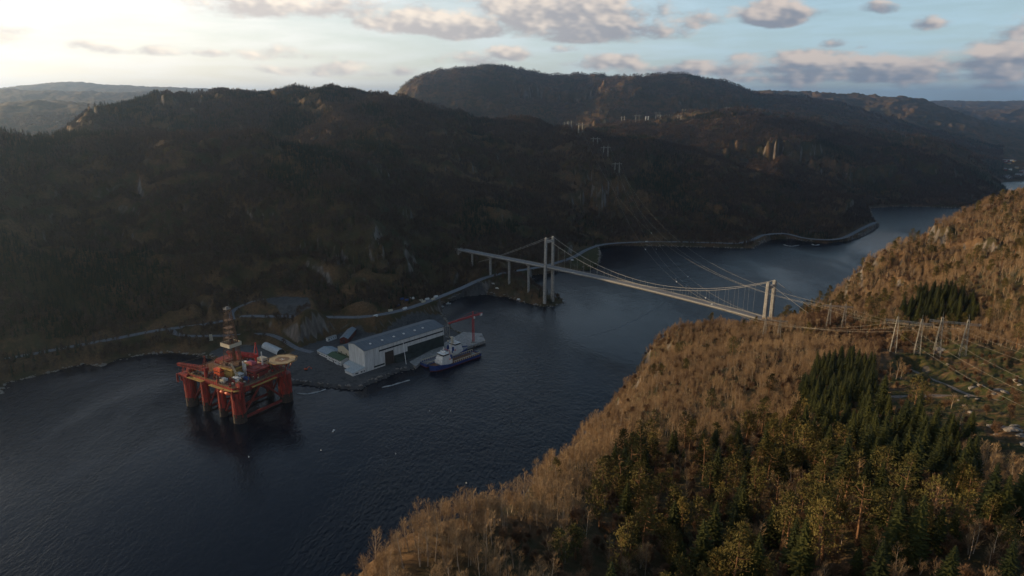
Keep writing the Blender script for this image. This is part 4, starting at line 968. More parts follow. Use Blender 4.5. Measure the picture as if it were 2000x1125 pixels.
part("handrail", lambda mb: handrail(mb, [(-41,-24),(-41,24),(-34,30),(36,30),(41,24),(41,-20),(34,-31),(14,-31),(12,-29),(-34,-29)], 33.7), M_YEL, rig)
# substructure and derrick
D0 = Vector((6,-7,0))
part("substructure", lambda mb: (mb.box((6,-7,36.8),(17,17,6.2)), [mb.bar((6+sx*8,-7+sy*8,33.8),(6+sx*8,-7+sy*8,43),.9) for sx in (-1,1) for sy in (-1,1)], mb.box((6,-7,42.2),(20,20,.8))), M_YEL, rig)
part("drill_floor", lambda mb: (mb.box((6,-7,43.4),(15,15,1.2)), mb.box((10,-3,45.3),(5,5,2.8)), mb.box((1,-12,45.0),(4,3,2.4))), M_DECK, rig)
der = part("derrick", lambda mb: lattice(mb, (6,-7,44), (6,-7,99), 12.5, 4.6, 15, .24, chord=2.0, up=Vector((0,1,0))), M_DERR, rig)
part("windwall", lambda mb: [mb.box((6+a,-7+b,64.8), s) for a, b, s in ((0,-6.6,(13.5,.25,3.6)),(0,6.6,(13.5,.25,3.6)),(-6.8,0,(.25,13,3.6)),(6.8,0,(.25,13,3.6)))], M_CREAM, der)
part("racking_board", lambda mb: [mb.box((6,-7,z), (w,w,.3)) for z, w in ((63,13),(81,8),(88.5,6.5),(76,7.5),(71,8))], M_DERR, der)
part("crown_block", lambda mb: (mb.box((6,-7,99.3),(5,5,.5)), mb.box((6,-7,100.6),(1.4,3.0,1.6)), handrail(mb, [(3.6,-9.4),(8.4,-9.4),(8.4,-4.6),(3.6,-4.6)], 99.7), mb.bar((7.5,-5.5,100),(7.5,-5.5,104),.15)), M_GREY, der)
part("travelling_block", lambda mb: (mb.bar((6,-7,72),(6,-7,98),.25), mb.box((6,-7,70),(1.4,1.8,4.5)), mb.bar((6,-7,45),(6,-7,68),.5)), M_DARK, der)
part("ladder_tower", lambda mb: lattice(mb, (12.6,-3,44), (8.6,-5.6,96), 1.5, 1.2, 22, .16), M_DERR, der)
part("drill_pipe_stand", lambda mb: [mb.bar((2.5+i*.5,-3.5+j*.7,45),(3.2+i*.4,-4.6+j*.6,72),.22) for i in range(5) for j in range(3)], M_RUST, der)
# helideck over the far right corner column
hd = empty("helideck", (36,26,0)); hd.parent = rig
oc = lambda r, ph=math.pi/8: [(r*math.cos(ph+i*math.pi/4), r*math.sin(ph+i*math.pi/4)) for i in range(8)]
part("landing_deck", lambda mb: mb.prism(oc(13.2), 43.2, 44.0), M_BUFF, hd)
part("landing_circle", lambda mb: mb.prism([(6.8*math.cos(t*math.pi/16), 6.8*math.sin(t*math.pi/16)) for t in range(32)], 44.0, 44.03), C("landing_brown", (.20,.12,.07), rough=.85), hd)
part("landing_letter", lambda mb: [mb.box((x, y, 44.05), s) for x, y, s in ((-1.3,0,(.6,4,.04)),(1.3,0,(.6,4,.04)),(0,0,(2,.6,.04)))], M_WHITE, hd)
part("safety_net", lambda mb: [mb.bar((*oc(a)[i], z), (*oc(b)[(i+c)%8], z2), .22) for i in range(8) for a, b, c, z, z2 in ((13.2,14.9,0,43.4,43.9),(14.9,14.9,1,43.9,43.9))], M_YEL, hd)
part("support_frame", lambda mb: ([mb.bar((*oc(11)[i], 43), (*oc(6)[i], 34), .5) for i in range(8)], [mb.bar((*oc(11)[i], 43), (*oc(6)[(i+1)%8], 34), .35) for i in range(8)], mb.prism(oc(12.2), 42.2, 43.2)), M_RED, hd)
def rigcrane(loc, rz, blen, bel, mat):
    c = empty("crane", loc, rz); c.parent = rig
    part("pedestal", lambda mb: mb.cyl((0,0), 1.7, 0, 7, 14), mat, c)
    part("cab", lambda mb: (mb.box((.2,0,8.6),(4.6,4.2,3.2)), mb.box((2.4,1.9,8.3),(1.8,1.7,2.2))), mat, c)
    part("gantry", lambda mb: ([mb.bar((-1.8,s*1.8,10),(-.4,s*.4,21.5),.5) for s in (-1,1)], [mb.bar((2,s*1.6,10),(-.4,s*.4,21.5),.4) for s in (-1,1)], [mb.bar((-1.2+.3*i, -1.2+.2*i, 11.5+2*i),(-1.2+.3*i, 1.2-.2*i, 11.5+2*i),.25) for i in range(4)], mb.box((-.4,0,21.7),(1.6,1.4,.8))), mat, c)
    e = Vector((math.cos(bel)*blen+2, 0, 9+math.sin(bel)*blen))
    part("boom", lambda mb: (lattice(mb, (2,0,9), e, 3.4, 2.0, 11, .30, chord=2.0), mb.box(tuple(e), (1.6,1.8,1.2))), mat, c)
    part("boom_line", lambda mb: [mb.bar((-.4, s*.4, 21.7), tuple(e+Vector((0,s*.5,.4))), .14) for s in (-1,1)], M_DARK, c)
    part("hook", lambda mb: (mb.bar(tuple(e), tuple(e-Vector((0,0,5))), .12), mb.box(tuple(e-Vector((0,0,5.4))), (.7,.7,1.0))), M_DARK, c)
rigcrane((-9,-26.5,33.6), math.radians(184), 37, math.radians(-3), M_RED)
rigcrane((2,22.5,33.6), math.radians(232), 25, math.radians(16), M_CRANE)
part("crane_rest", lambda mb: [mb.bar((-40+dx,-29.5,33),(-40,-29.2,41),.5) for dx in (-2.5,2.5)]+[mb.bar((-42.5,-29.5,36),(-37.5,-29.5,36),.4)], M_RED, rig)
# accommodation and machinery: each block a part
blocks = [("cabin", (-2,-17,37.6), (9,6,8), M_ORANGE), ("cabin", (22,4,37), (20,16,7), M_REDD), ("cabin", (22,14,36.6), (14,5,6), M_RED), ("cabin", (18,-10,36.0), (7,5,4.8), M_WHITE), ("cabin", (23,-17,35.6), (9,4,3.8), M_WHITE),
          ("container", (28,-10,35.1), (6,2.5,2.6), M_BLUE), ("container", (12,-22,35.1), (6,2.5,2.6), M_WHITE), ("container", (14,-25.5,35.1), (6,2.5,2.6), M_CREAM), ("cabin", (13,8,38.2), (8,6,9), M_MAG), ("mud_tank", (-26,8,36), (16,12,5), M_REDD),
          ("engine_house", (-24,22,36.5), (18,11,6), M_RED), ("winch_house", (-37,-24,35.3), (5,6,3.4), M_RED), ("winch_house", (36,-24,35.3), (6,5,3.4), M_RED), ("winch_house", (-37,23,35.3), (5,6,3.4), M_RED),
          ("container", (-4,20,35.2), (6,2.6,2.8), M_BLUE), ("container", (-6,16,35.2), (6,2.6,2.8), M_WHITE), ("cabin", (2,4,37.5), (8,6,7.5), M_YEL), ("cabin", (14,20,38.5), (8,6,10), M_CREAM)]
for nm, c, s, mt in blocks:
    b_ = part(nm, lambda mb, c=c, s=s: (mb.box(c, s), mb.box((c[0]+s[0]*.12, c[1]-s[1]*.1, c[2]+s[2]/2+.35), (s[0]*.4, s[1]*.4, .7))), mt, rig)
    if nm == "cabin": part("window_row", lambda mb, c=c, s=s: (mb.box((c[0], c[1]-s[1]/2-.03, c[2]+s[2]*.18), (s[0]*.8, .08, .8)), mb.box((c[0]+s[0]/2+.03, c[1], c[2]+s[2]*.18), (.08, s[1]*.75, .8))), M_GLASS, b_)
part("riser_deck", lambda mb: mb.prism([(-30,-22),(-30,-2),(-12,-2),(-12,-22)], 33.8, 35.4), M_GREY, rig)
part("pipe_rack", lambda mb: ([mb.tube([(-32,-20+i*.9,36.0+.35*(i%2)),(-13,-20+i*.9,36.0+.35*(i%2))], .33, 6) for i in range(18)]), M_RUST, rig)
random.seed(3)
part("pipework", lambda mb: [mb.tube([(x, y, 34+U(0,1)), (x+dx, y, 34.5+U(0,2)), (x+dx, y+dy, 34+U(0,2))], U(.15,.4), 5) for x, y, dx, dy in [(U(-36,34), U(-27,25), U(-6,6), U(-6,6)) for _ in range(70)]], M_RED, rig)
part("pipework", lambda mb: [mb.tube([(x, y, 34), (x, y, 34+U(2,5)), (x+U(-4,4), y+U(-4,4), 36+U(0,3))], U(.12,.3), 5) for x, y in [(U(-36,36), U(-27,27)) for _ in range(50)]], M_YEL, rig)
part("deck_gear", lambda mb: [mb.box((U(-37,37), U(-28,27), 34.2+q), (U(.8,3.4), U(.8,3), 1.2+2*q), rz=U(0,3)) for q in [U(0,1) for _ in range(90)]], M_DERR, rig)
part("deck_gear", lambda mb: [mb.box((U(-37,37), U(-28,27), 34.4), (U(.8,2.4), U(.8,2), U(1,2.6)), rz=U(0,3)) for q in range(45)], M_CREAM, rig)
part("deck_gear", lambda mb: [mb.box((U(-37,37), U(-29,27), 34.6), (U(.8,2.8), U(.8,2), U(1,3.4)), rz=U(0,3)) for q in range(70)], M_RED, rig)
part("vent_stack", lambda mb: [mb.cyl((x,y), .45, 33, h, 8) for x, y, h in ((16,-4,48),(18,-4,47),(20,-4,46))], M_WHITE, rig)
part("antenna_mast", lambda mb: lattice(mb, (24,12,40), (24,12,54), 1.1, .5, 8, .14), M_WHITE, rig)
part("flare_boom", lambda mb: lattice(mb, (20,-14,37), (17,-17,50), 1.6, 1, 8, .2), M_CREAM, rig)
for x in (26, 33): part("lifeboat", lambda mb, x=x: mb.sphere((x,-35.6,30.6), 1.5, 10, sc=(2.3,1,1)), M_ORANGE, rig, smooth=True)
for x, y in ((-44,-30),(-44,-34),(42,-29),(38,-34)):
    part("fairlead", lambda mb, x=x, y=y: (mb.cyl((x,y), .9, 26, 33, 8), mb.box((x,y,25.4),(1.8,1.2,1.8))), M_RED, rig)

# ------------------------------------------------------------------ generic houses
def wall_box(mb, x0, x1, y0, y1, z0, z1): mb.box(((x0+x1)/2, (y0+y1)/2, (z0+z1)/2), (x1-x0, y1-y0, z1-z0))
def gable_house(name, loc, rz, L, D, eave, ridge, wall, roof, label, cat, group=None, wins=(), doors=(), ridge_x=True, off=.5, chimney=None):
    """L along local x, D along local y (0..D), walls 0..eave"""
    h = empty(name, loc, rz, label, cat, group)
    if ridge_x: body = [(0,0,-1),(L,0,-1),(L,D,-1),(0,D,-1),(0,0,eave),(L,0,eave),(L,D,eave),(0,D,eave),(0,D/2,ridge),(L,D/2,ridge)]; f = [(0,1,5,4),(1,2,6,9,5),(2,3,7,6),(3,0,4,8,7),(4,5,9,8),(6,7,8,9)]
    else: body = [(0,0,-1),(L,0,-1),(L,D,-1),(0,D,-1),(0,0,eave),(L,0,eave),(L,D,eave),(0,D,eave),(L/2,0,ridge),(L/2,D,ridge)]; f = [(0,1,5,8,4),(1,2,6,5),(2,3,7,9,6),(3,0,4,7),(4,8,9,7),(5,6,9,8)]
    part("wall", lambda mb: mb.add(body, f), wall, h)
    def rf(mb):
        t = .3; sl = (ridge-eave)
        if ridge_x: quads = [((-off,-off),(L+off,-off),(L+off,D/2),(-off,D/2)), ((L+off,D+off),(-off,D+off),(-off,D/2),(L+off,D/2))]; zf = lambda x, y: eave+sl*(1-abs(y-D/2)/(D/2))
        else: quads = [((L/2,-off),(L/2,D+off),(-off,D+off),(-off,-off)), ((L/2,D+off),(L/2,-off),(L+off,-off),(L+off,D+off))]; zf = lambda x, y: eave+sl*(1-abs(x-L/2)/(L/2))
        for q in quads:
            vs = [(x, y, zf(x, y)+.06) for x, y in q]+[(x, y, zf(x, y)+.06+t) for x, y in q]; mb.add(vs, [(3,2,1,0),(4,5,6,7)]+[(i,(i+1)%4,(i+1)%4+4,i+4) for i in range(4)])
    rfo = part("roof", rf, roof, h)
    for (x, y, z, w, hh, side) in wins:
        part("window", lambda mb, x=x, y=y, z=z, w=w, hh=hh, side=side: mb.box((x, y, z), (w, .1, hh) if side == 'x' else (.1, w, hh)), M_GLASS, h)
    for (x, y, z, w, hh, side) in doors:
        part("door", lambda mb, x=x, y=y, z=z, w=w, hh=hh, side=side: mb.box((x, y, z), (w, .14, hh) if side == 'x' else (.14, w, hh)), M_DARK, h)
    if chimney: part("chimney", lambda mb: mb.box(chimney, (.9,.9,1.8)), M_CONC, rfo)
    return h
def from_px(p, q, z):
    a = Vector(atZ(*p, z)); b = Vector(atZ(*q, z)); return a, (b-a).length, math.atan2(b.y-a.y, b.x-a.x)

# ------------------------------------------------------------------ the fabrication hall (local x along the long wall, y across, away from the quay)
HR = math.atan2(.727, .686)
hall = empty("fabrication_hall", (-159, 690.5, 3.0), HR, "huge pale industrial hall with long slate blue roof standing by the quay", "building")
E_, RG_, LW_ = 24.3, 28.2, 26.0; HL = 113
prof = [(0,E_),(18,RG_),(30,LW_)]
def hallwall(mb):
    vs = [(x,0,-1) for x in (0,HL)]+[(x,0,E_) for x in (0,HL)]
    # near gable, far gable, back wall
    g = lambda x: [(x,0,-1),(x,0,E_),(x,18,RG_),(x,30,LW_),(x,30,-1)]
    mb.add(g(0), [(0,1,2,3,4)]); mb.add(g(HL), [(4,3,2,1,0)]); mb.add([(0,30,-1),(HL,30,-1),(HL,30,LW_),(0,30,LW_)], [(3,2,1,0)])
part("wall", hallwall, M_CLAD, hall, "plain pale end wall and back wall")
def longwall(mb):
    for x0, x1, z0, z1 in ((0,26.5,-1,E_),(26.5,38.5,15.5,E_),(38.5,58,8.5,E_),(58,HL,14.0,E_)): mb.add([(x0,0,z0),(x1,0,z0),(x1,0,z1),(x0,0,z1)], [(0,1,2,3)])
part("cladding", longwall, M_CLAD, hall)
def hallroof(mb):
    for (y0,z0),(y1,z1) in (((-.8,E_-.15),(18,RG_)),((18,RG_),(30.8,LW_-.15))):
        vs = [(-.7,y0,z0+.1),(HL+.7,y0,z0+.1),(HL+.7,y1,z1+.1),(-.7,y1,z1+.1)]; vs += [(x,y,z+.4) for x,y,z in vs]; mb.add(vs, [(3,2,1,0),(4,5,6,7)]+[(i,(i+1)%4,(i+1)%4+4,i+4) for i in range(4)])
hr_ = part("roof", hallroof, M_ROOFG, hall)
for x in (14, 30, 46, 60, 76, 88):
    part("roof_hatch", lambda mb, x=x: mb.box((x, 8.5, E_+(RG_-E_)*8.5/18+.9), (1.8,2.4,.9)), M_WHITE, hr_)
part("roof_seam", lambda mb: [mb.add([(x,-.7,E_+.36),(x+.25,-.7,E_+.36),(x+.25,18,RG_+.56),(x,18,RG_+.56)], [(0,1,2,3)]) for x in range(6, HL, 6)], M_GREY, hr_)
part("strip_window", lambda mb: mb.box((65.5,-.06,19.2), (93,.16,1.7)), M_GLASS, hall)
part("strip_window", lambda mb: mb.box((18.5,-.06,2.6), (14,.16,1.8)), M_GLASS, hall)
part("wall_seam", lambda mb: [mb.box((x,-.04,20 if x > 39 else 12), (.35,.1,8.4 if x > 39 else 23)) for x in (12,38.5,62,86)], M_GREY, hall)
part("sliding_door", lambda mb: mb.box((32.5,.5,7.5), (11.8,.4,16)), C("door_brown", (.045,.035,.03), rough=.8), hall)
part("netting", lambda mb: (mb.box((48.2,.25,3.5),(19.6,.4,9.9)), mb.box((85.4,.25,6.2),(54.6,.4,15.4)), mb.box((58,-2.0,3.0),(38,4,5.5), top=(1,.2))), M_TARP, hall)
part("leaning_pole", lambda mb: mb.bar((52,-.3,21.5),(44.5,-14,.1),.55), M_WHITE, hall)
def frame_end(mb):
    for y in (0, 7): mb.bar((HL, y, E_-.5), (HL+9, y, E_-1.5), .5); mb.bar((HL+9, y, E_-1.5), (HL+9, y, 8), .5); mb.bar((HL+1, y, E_-1), (HL+8.5, y, 8), .5); mb.bar((HL+6, y, E_-1.2), (HL+6, y, 12), .35)
    mb.bar((HL+9,0,E_-1.5),(HL+9,7,E_-1.5),.5); mb.bar((HL+9,0,8),(HL+9,7,8),.5)
part("steel_frame", frame_end, M_STEEL, hall)
def annex(mb):
    vs = [(-16,0,-1),(0,0,-1),(0,15,-1),(-16,15,-1),(-16,0,3.0),(0,0,5.6),(0,15,5.6),(-16,15,3.0)]; mb.add(vs, [(0,1,5,4),(2,3,7,6),(3,0,4,7)])
an = part("annex_wall", annex, M_WHITE, hall)
part("annex_roof", lambda mb: mb.add([(-16.5,-.5,3.05),(0,-.5,5.7),(0,30,5.7),(-8,30,4.4),(-8,15.4,4.4),(-16.5,15.4,3.05),(-16.5,-.5,3.35),(0,-.5,6.0),(0,30,6.0),(-8,30,4.7),(-8,15.4,4.7),(-16.5,15.4,3.35)], [(11,10,7,6)[::-1],(10,9,8,7)[::-1],(0,1,7,6),(5,0,6,11),(3,4,10,9),(4,5,11,10)]), C("annex_roof_sheet", (.34,.39,.41), rough=.5), hall)
part("annex_window", lambda mb: [mb.box((x,-.05,1.9),(w,.12,1.3)) for x, w in ((-11,4),(-5,2.2),(-1.5,1.6))], M_GLASS, hall)
part("annex_back_wall", lambda mb: mb.add([(-8,15.1,-1),(-8,30,-1),(-8,30,4.35),(-8,15.1,4.35)], [(0,3,2,1)]), M_WHITE, hall)
def hw(x, y, z=0): return Vector((-159, 690.5, 3.0))+Vector((math.cos(HR)*x-math.sin(HR)*y, math.sin(HR)*x+math.cos(HR)*y, z))
gable_house("storage_hall", hw(6,38), HR, 52, 24, 12.5, 16.5, M_CREAM, M_ROOFG, "beige gabled storage hall with dark roof beside the huge pale hall", "building", wins=((-.05,7,7.5,2.4,1.2,'y'),(-.05,17,7.5,2.4,1.2,'y')), doors=((-.06,12,1.9,4,3.8,'y'),))
gable_house("office_building", hw(-8,35), HR, 14, 27, 5.8, 7.8, M_WHITE, M_GREEN, "white office with green roof between the low white shed and the huge hall", "building", ridge_x=False, wins=[(-.05,2+y*3.0,2.4+z,1.3,1.2,'y') for y in range(8) for z in (0,)]+[(-.05,2+y*3.0,4.9,1.2,.9,'y') for y in range(8)], doors=((-.07,15.2,1.1,1.3,2.2,'y'),(7,-.07,1.1,1.3,2.2,'x')), chimney=(9,20,8))
gable_house("workshop_shed", hw(-6,64), HR, 19, 23, 4.2, 6.6, M_WHITE, C("pale_blue_roof", (.25,.30,.33), rough=.5), "low white shed with pale blue roof at the left end of the yard buildings", "building", ridge_x=False, wins=[(-.05,4+y*4.5,2.1,2.2,1.1,'y') for y in range(4)], doors=((-.06,21,1.4,2.4,2.8,'y'),(6,-.07,1.2,1.6,2.4,'x')), chimney=(13,6,5.6))
a, L_, rz_ = from_px((664,669), (680,669), 5)
gable_house("barn", a, rz_-.05, L_, 48, 5.0, 7.4, M_BARN, C("grey_barn_roof", (.20,.23,.25), rough=.6), "long dark red barn with grey roof behind the white yard buildings", "building", ridge_x=False, wins=((2.4,-.05,3,1.2,1.4,'x'),)+tuple((-.05,4+6*i,2.8,1.4,1.2,'y') for i in range(7)), doors=((L_/2,-.07,1.6,2.0,3.2,'x'),))
a, L_, rz_ = from_px((641,666), (658,660), 4)
gable_house("site_cabin", a, rz_, L_, 4, 3.0, 3.4, M_WHITE, M_CONC, "small white site cabin left of the dark red barn", "cabin", wins=[(2+i*3.2,-.05,1.8,1.2,1,'x') for i in range(int(L_/3.4))], doors=((1.0,-.07,1.1,.9,2.1,'x'),), off=.15)
# arched tent hall
a, L_, rz_ = from_px((511,679), (541,693), 3)
th = empty("arched_shelter", tuple(a), rz_, "pale grey arched shelter standing on the yard behind the red rig", "shelter")
NA = 12
def arch(mb, r0, x0, x1, mi=0):
    vs = [(x, 5.2-r0*math.cos(math.pi*i/NA), r0*1.02*math.sin(math.pi*i/NA)) for x in (x0, x1) for i in range(NA+1)]; mb.add(vs, [(i, i+1, NA+1+i+1, NA+1+i) for i in range(NA)][::1])
part("shell", lambda mb: (arch(mb, 5.4, 0, L_), arch(mb, 5.15, .1, L_-.1)), C("tent_cloth", (.40,.44,.46), rough=.5), th)
part("end_wall", lambda mb: mb.add([(.3, 5.2-5.1*math.cos(math.pi*i/NA), 5.2*math.sin(math.pi*i/NA)) for i in range(NA+1)], [tuple(range(NA+1))]), M_GREY, th)
part("opening_shade", lambda mb: mb.add([(L_-.6, 5.2-5.1*math.cos(math.pi*i/NA), 5.2*math.sin(math.pi*i/NA)) for i in range(NA+1)], [tuple(range(NA, -1, -1))]), M_DARK, th)  # dark sheet standing in for the shade inside the open end
part("rib", lambda mb: [arch(mb, 5.5, x, x+.25) for x in np.arange(0, L_, 3.0)], M_STEEL, th)

# quay
qp = [Vector((*atZ(*p, 0)[:2], 0)) for p in ((812,721),(822,712),(856,699),(905,685),(948,670),(941,656),(905,653),(872,672),(800,712))]
qy = tag(empty("quay", (0,0,0)), "concrete quay under the red tower crane, blue ships moored along it", "quay")
part("slab", lambda mb: mb.prism([(p.x, p.y) for p in qp], -6, 3.35), M_CONC, qy)
QD = Vector((.7,.714,0)); QN = Vector((.714,-.7,0)); Q0 = Vector((-104,723,0))
for i in range(9): part("fender", lambda mb, i=i: mb.cyl(tuple((Q0+QD*(6+i*10.5)+QN*1.1)[:2]), .8, -.6, 2.9, 8), M_DARK, qy)

# ------------------------------------------------------------------ supply ships
def ship(loc, rz, L, Bm, label, sup=.18, hullm=M_HULLB, pinkish=False):
    s = empty("supply_ship", loc, rz, label, "ship", "supply ships moored at the quay")   # local +x = bow
    n = 14
    def sec(t, lvl):
        w = Bm/2*(1.0 if t < .72 else math.sqrt(max(0, 1-((t-.72)/.28)**2.1)))
        if t < .06: w *= .88+2*t
        w = max(w*(.80 if lvl == 0 else .95 if lvl == 1 else 1.0), .12); fl = 0 if lvl < 2 else (.9 if t > .95 else 0)
        z = (-2.5, .9, (4.0 if t < .68 else 4.0+3.6*((t-.68)/.32)**.7))[lvl]; return -L/2+t*L*(1.0+.0*lvl)+(1.2*lvl if t > .9 else 0), w, z
    def hull(mb, l0, l1, zo=0):
        vs = []
        for i in range(n+1):
            for lv in (l0, l1):
                x, w, z = sec(i/n, lv); vs += [(x, -w, z), (x, w, z)]
        fs = [];
        for i in range(n): b = i*4; fs += [(b, b+4, b+6, b+2), (b+1, b+3, b+7, b+5)]
        fs += [(0,2,3,1), (n*4, n*4+1, n*4+3, n*4+2)]; mb.add(vs, fs)
    hu = part("hull", lambda mb: hull(mb, 1, 2), hullm, s)
    part("boot_stripe", lambda mb: hull(mb, 0, 1), M_BOOT, hu)
    def dck(mb):
        vs = []; 
        for i in range(n+1): x, w, z = sec(i/n, 2); vs += [(x, -w*.97, z-1.1), (x, w*.97, z-1.1)]
        mb.add(vs, [(i*2, i*2+2, i*2+3, i*2+1) for i in range(n)])
    part("deck", dck, M_RUST if not pinkish else M_GREY, s)
    xs = L*(.5-sup)-6
    part("superstructure", lambda mb: (mb.box((xs,0,6.8),(15,Bm*.86,5)), mb.box((xs+.5,0,10.6),(12,Bm*.78,2.8)), mb.box((xs+.3,0,13.2),(11,Bm*.7,2.6), top=(.95,.97))), M_WHITE, s)
    part("bridge_window", lambda mb: (mb.box((xs+.6,0,15.6),(8.5,Bm*.72,1.5), top=(.92,.95))), M_GLASS, s)
    part("bridge_roof", lambda mb: (mb.box((xs+.6,0,16.6),(8.8,Bm*.74,.5)), mb.box((xs-1,0,17.5),(3,4,1.4))), M_WHITE, s)
    mt = part("mast", lambda mb: (mb.bar((xs-.5,0,17),(xs-.5,0,23.5),.4), mb.bar((xs-.5,-2.6,20),(xs-.5,2.6,20),.25), mb.bar((xs-.5,-1.6,21.8),(xs-.5,1.6,21.8),.2)), M_WHITE, s)
    for y in (-3.4, 3.4): part("radar_dome", lambda mb, y=y: mb.sphere((xs+.5,y,18.2), .95, 10), M_WHITE, mt, smooth=True)
    for y in (-1, 1): part("funnel", lambda mb, y=y: mb.box((xs-6.5, y*Bm*.33, 10.5), (2.4,1.8,7), top=(.8,.8)), hullm, s)
    for y in (-1, 1): part("cargo_rail", lambda mb, y=y: (mb.bar((-L*.47, y*Bm*.43, 6.0), (xs-9, y*Bm*.43, 6.0), .5), [mb.bar((x, y*Bm*.43, 3), (x, y*Bm*.43, 6), .35) for x in np.arange(-L*.47, xs-9, 3)]), M_CREAM, s)
    part("deck_crane", lambda mb: (mb.cyl((xs-10,-Bm*.36), .6, 3, 8, 8), mb.bar((xs-10,-Bm*.36,8),(xs-20,-Bm*.30,9.5),.5)), M_CREAM, s)
    part("life_raft", lambda mb: [mb.sphere((xs-4,y*Bm*.42,9.9), .7, 8, sc=(1.6,1,1)) for y in (-1,1)], M_ORANGE, s)
    part("winch", lambda mb: ([mb.tube([(L*.36,y,5.6),(L*.36,y+1.2,5.6)], .8, 10) for y in (-2,1)], mb.box((-L*.40,0,3.6),(4,5,1.4))), M_GREY, s)
    if pinkish:
        part("mast_tower", lambda mb: (lattice(mb, (xs-4,0,12), (xs-4,0,24), 2.4, 1.2, 6, .25), mb.box((xs-4,0,24.3),(3,3,.6)), [mb.sphere((xs-4+q,2.6-q,19), 1.1, 8) for q in (-2,2)]), M_CREAM, s)
        part("winch_frame", lambda mb: ([mb.bar((xs-12,y*5,3),(xs-12,y*5,11),.5) for y in (-1,1)], mb.bar((xs-12,-5,11),(xs-12,5,11),.5), mb.box((xs-14,0,4.5),(4,7,3))), M_MAG, s)
    return s
qa = math.atan2(QD.y, QD.x)
pB = Q0+QD*29+QN*26.5; ship((pB.x, pB.y, 0), qa+math.pi, 70, 15, "blue supply ship with white wheelhouse at its left end, outer of two at quay")
pA = Q0+QD*29+QN*9.8; ship((pA.x, pA.y, 0), qa, 64, 13.5, "ship with cluttered white superstructure at its right end, moored against the quay", pinkish=True)

# ------------------------------------------------------------------ tower crane
tcr = empty("tower_crane", (-47, 785, 3.35), 0, "slim red tower crane standing at the end of the concrete quay", "crane")
jd = Vector((-.707,-.707,0))
part("base", lambda mb: (mb.box((0,0,.5),(6,6,1)),), M_CONC, tcr)
part("mast", lambda mb: lattice(mb, (0,0,1), (0,0,33), 2.1, 2.1, 15, .32, chord=1.6), M_CRANE, tcr)
part("tower_head", lambda mb: ([mb.bar((sx,sy,33),(0,0,39.5),.4) for sx in (-1,1) for sy in (-1,1)],), M_CRANE, tcr)
part("cab", lambda mb: mb.box((1.6,-1.4,32),(1.8,1.8,2.2)), M_WHITE, tcr)
part("jib", lambda mb: lattice(mb, (0,0,33.8), jd*38+Vector((0,0,33.0)), 1.7, 1.1, 20, .26, chord=1.5), M_CRANE, tcr)
part("counter_jib", lambda mb: (lattice(mb, (0,0,33.6), -jd*15+Vector((0,0,33.6)), 1.5, 1.5, 7, .22),), M_CRANE, tcr)
part("counterweight", lambda mb: mb.box(tuple(-jd*13+Vector((0,0,32.6))), (2.4,2.4,2.8), rz=.785), M_WHITE, tcr)
part("tie_bar", lambda mb: (mb.bar((0,0,39.4), tuple(jd*25+Vector((0,0,34.2))), .16), mb.bar((0,0,39.4), tuple(-jd*13+Vector((0,0,34.2))), .16)), M_CRANE, tcr)
part("hook", lambda mb: (mb.bar(tuple(jd*6+Vector((0,0,33))), tuple(jd*6+Vector((0,0,27))), .1), mb.box(tuple(jd*6+Vector((0,0,26.6))), (.8,.8,1.1))), M_DARK, tcr)
# ------------------------------------------------------------------ pylons and wires
def make_pylon(h=24, gap=13, arm=26, r=.13):
    root = empty("pylon")
    for sx in (-1, 1):
        part("leg", lambda mb, sx=sx: (lattice(mb, (sx*gap/2,0,-1), (sx*gap/2,0,h*.97), 3.6, .8, 9, r, up=Vector((0,1,0)), chord=1.25), mb.bar((sx*gap/2,0,h*.96),(sx*gap/2,0,h*1.10),r*1.2)), M_STEEL, root)
    part("crossarm", lambda mb: (lattice(mb, (-arm/2,0,h*.86), (arm/2,0,h*.86), .9, .9, 14, r*.75, chord=1.2),), M_STEEL, root)
    part("cross_brace", lambda mb: (mb.bar((-gap/2,0,h*.58),(gap/2,0,h*.84),r*.8), mb.bar((gap/2,0,h*.58),(-gap/2,0,h*.84),r*.8)), M_STEEL, root)
    for x in (-arm/2+.6, 0, arm/2-.6): part("insulator", lambda mb, x=x: mb.tube([(x,0,h*.85),(x,0,h*.85-2.0)], .22, 6), M_DARK, root)
    return root
def far_pylon():
    root = empty("pylon")
    for sx in (-1, 1): part("leg", lambda mb, sx=sx: lattice(mb, (sx*6,0,-1), (sx*5,0,25), 2.6, 1.0, 6, .28, up=Vector((0,1,0))), M_STEEL, root)
    part("crossarm", lambda mb: mb.bar((-12,0,21.5),(12,0,21.5),.9), M_STEEL, root)
    part("insulator", lambda mb: [mb.tube([(x,0,21.3),(x,0,19)], .3, 4) for x in (-11,0,11)], M_STEEL, root)
    return root
def copy_tree(o, parent=None):
    c = o.copy(); COL.objects.link(c)
    if parent: c.parent = parent
    for ch in list(o.children): copy_tree(ch, c)
    return c
PG = "lattice pylons carrying the power lines"
spots = [("a", (1505,673), 84.5, 22, "lattice pylon nearest the right bridge tower on the russet hillside"),
         ("b", (1630,652), 95, 22, "lattice pylon just below the rocky slope right of the bridge tower"),
         ("c", (1763,713), 121, 25, "left of the two tall lattice pylons at the near edge of the grassy clearing"),
         ("d", (1850,715), 123.5, 26, "right of the two tall lattice pylons at the near edge of the grassy clearing")]
pproto = make_pylon(); PYL = {}
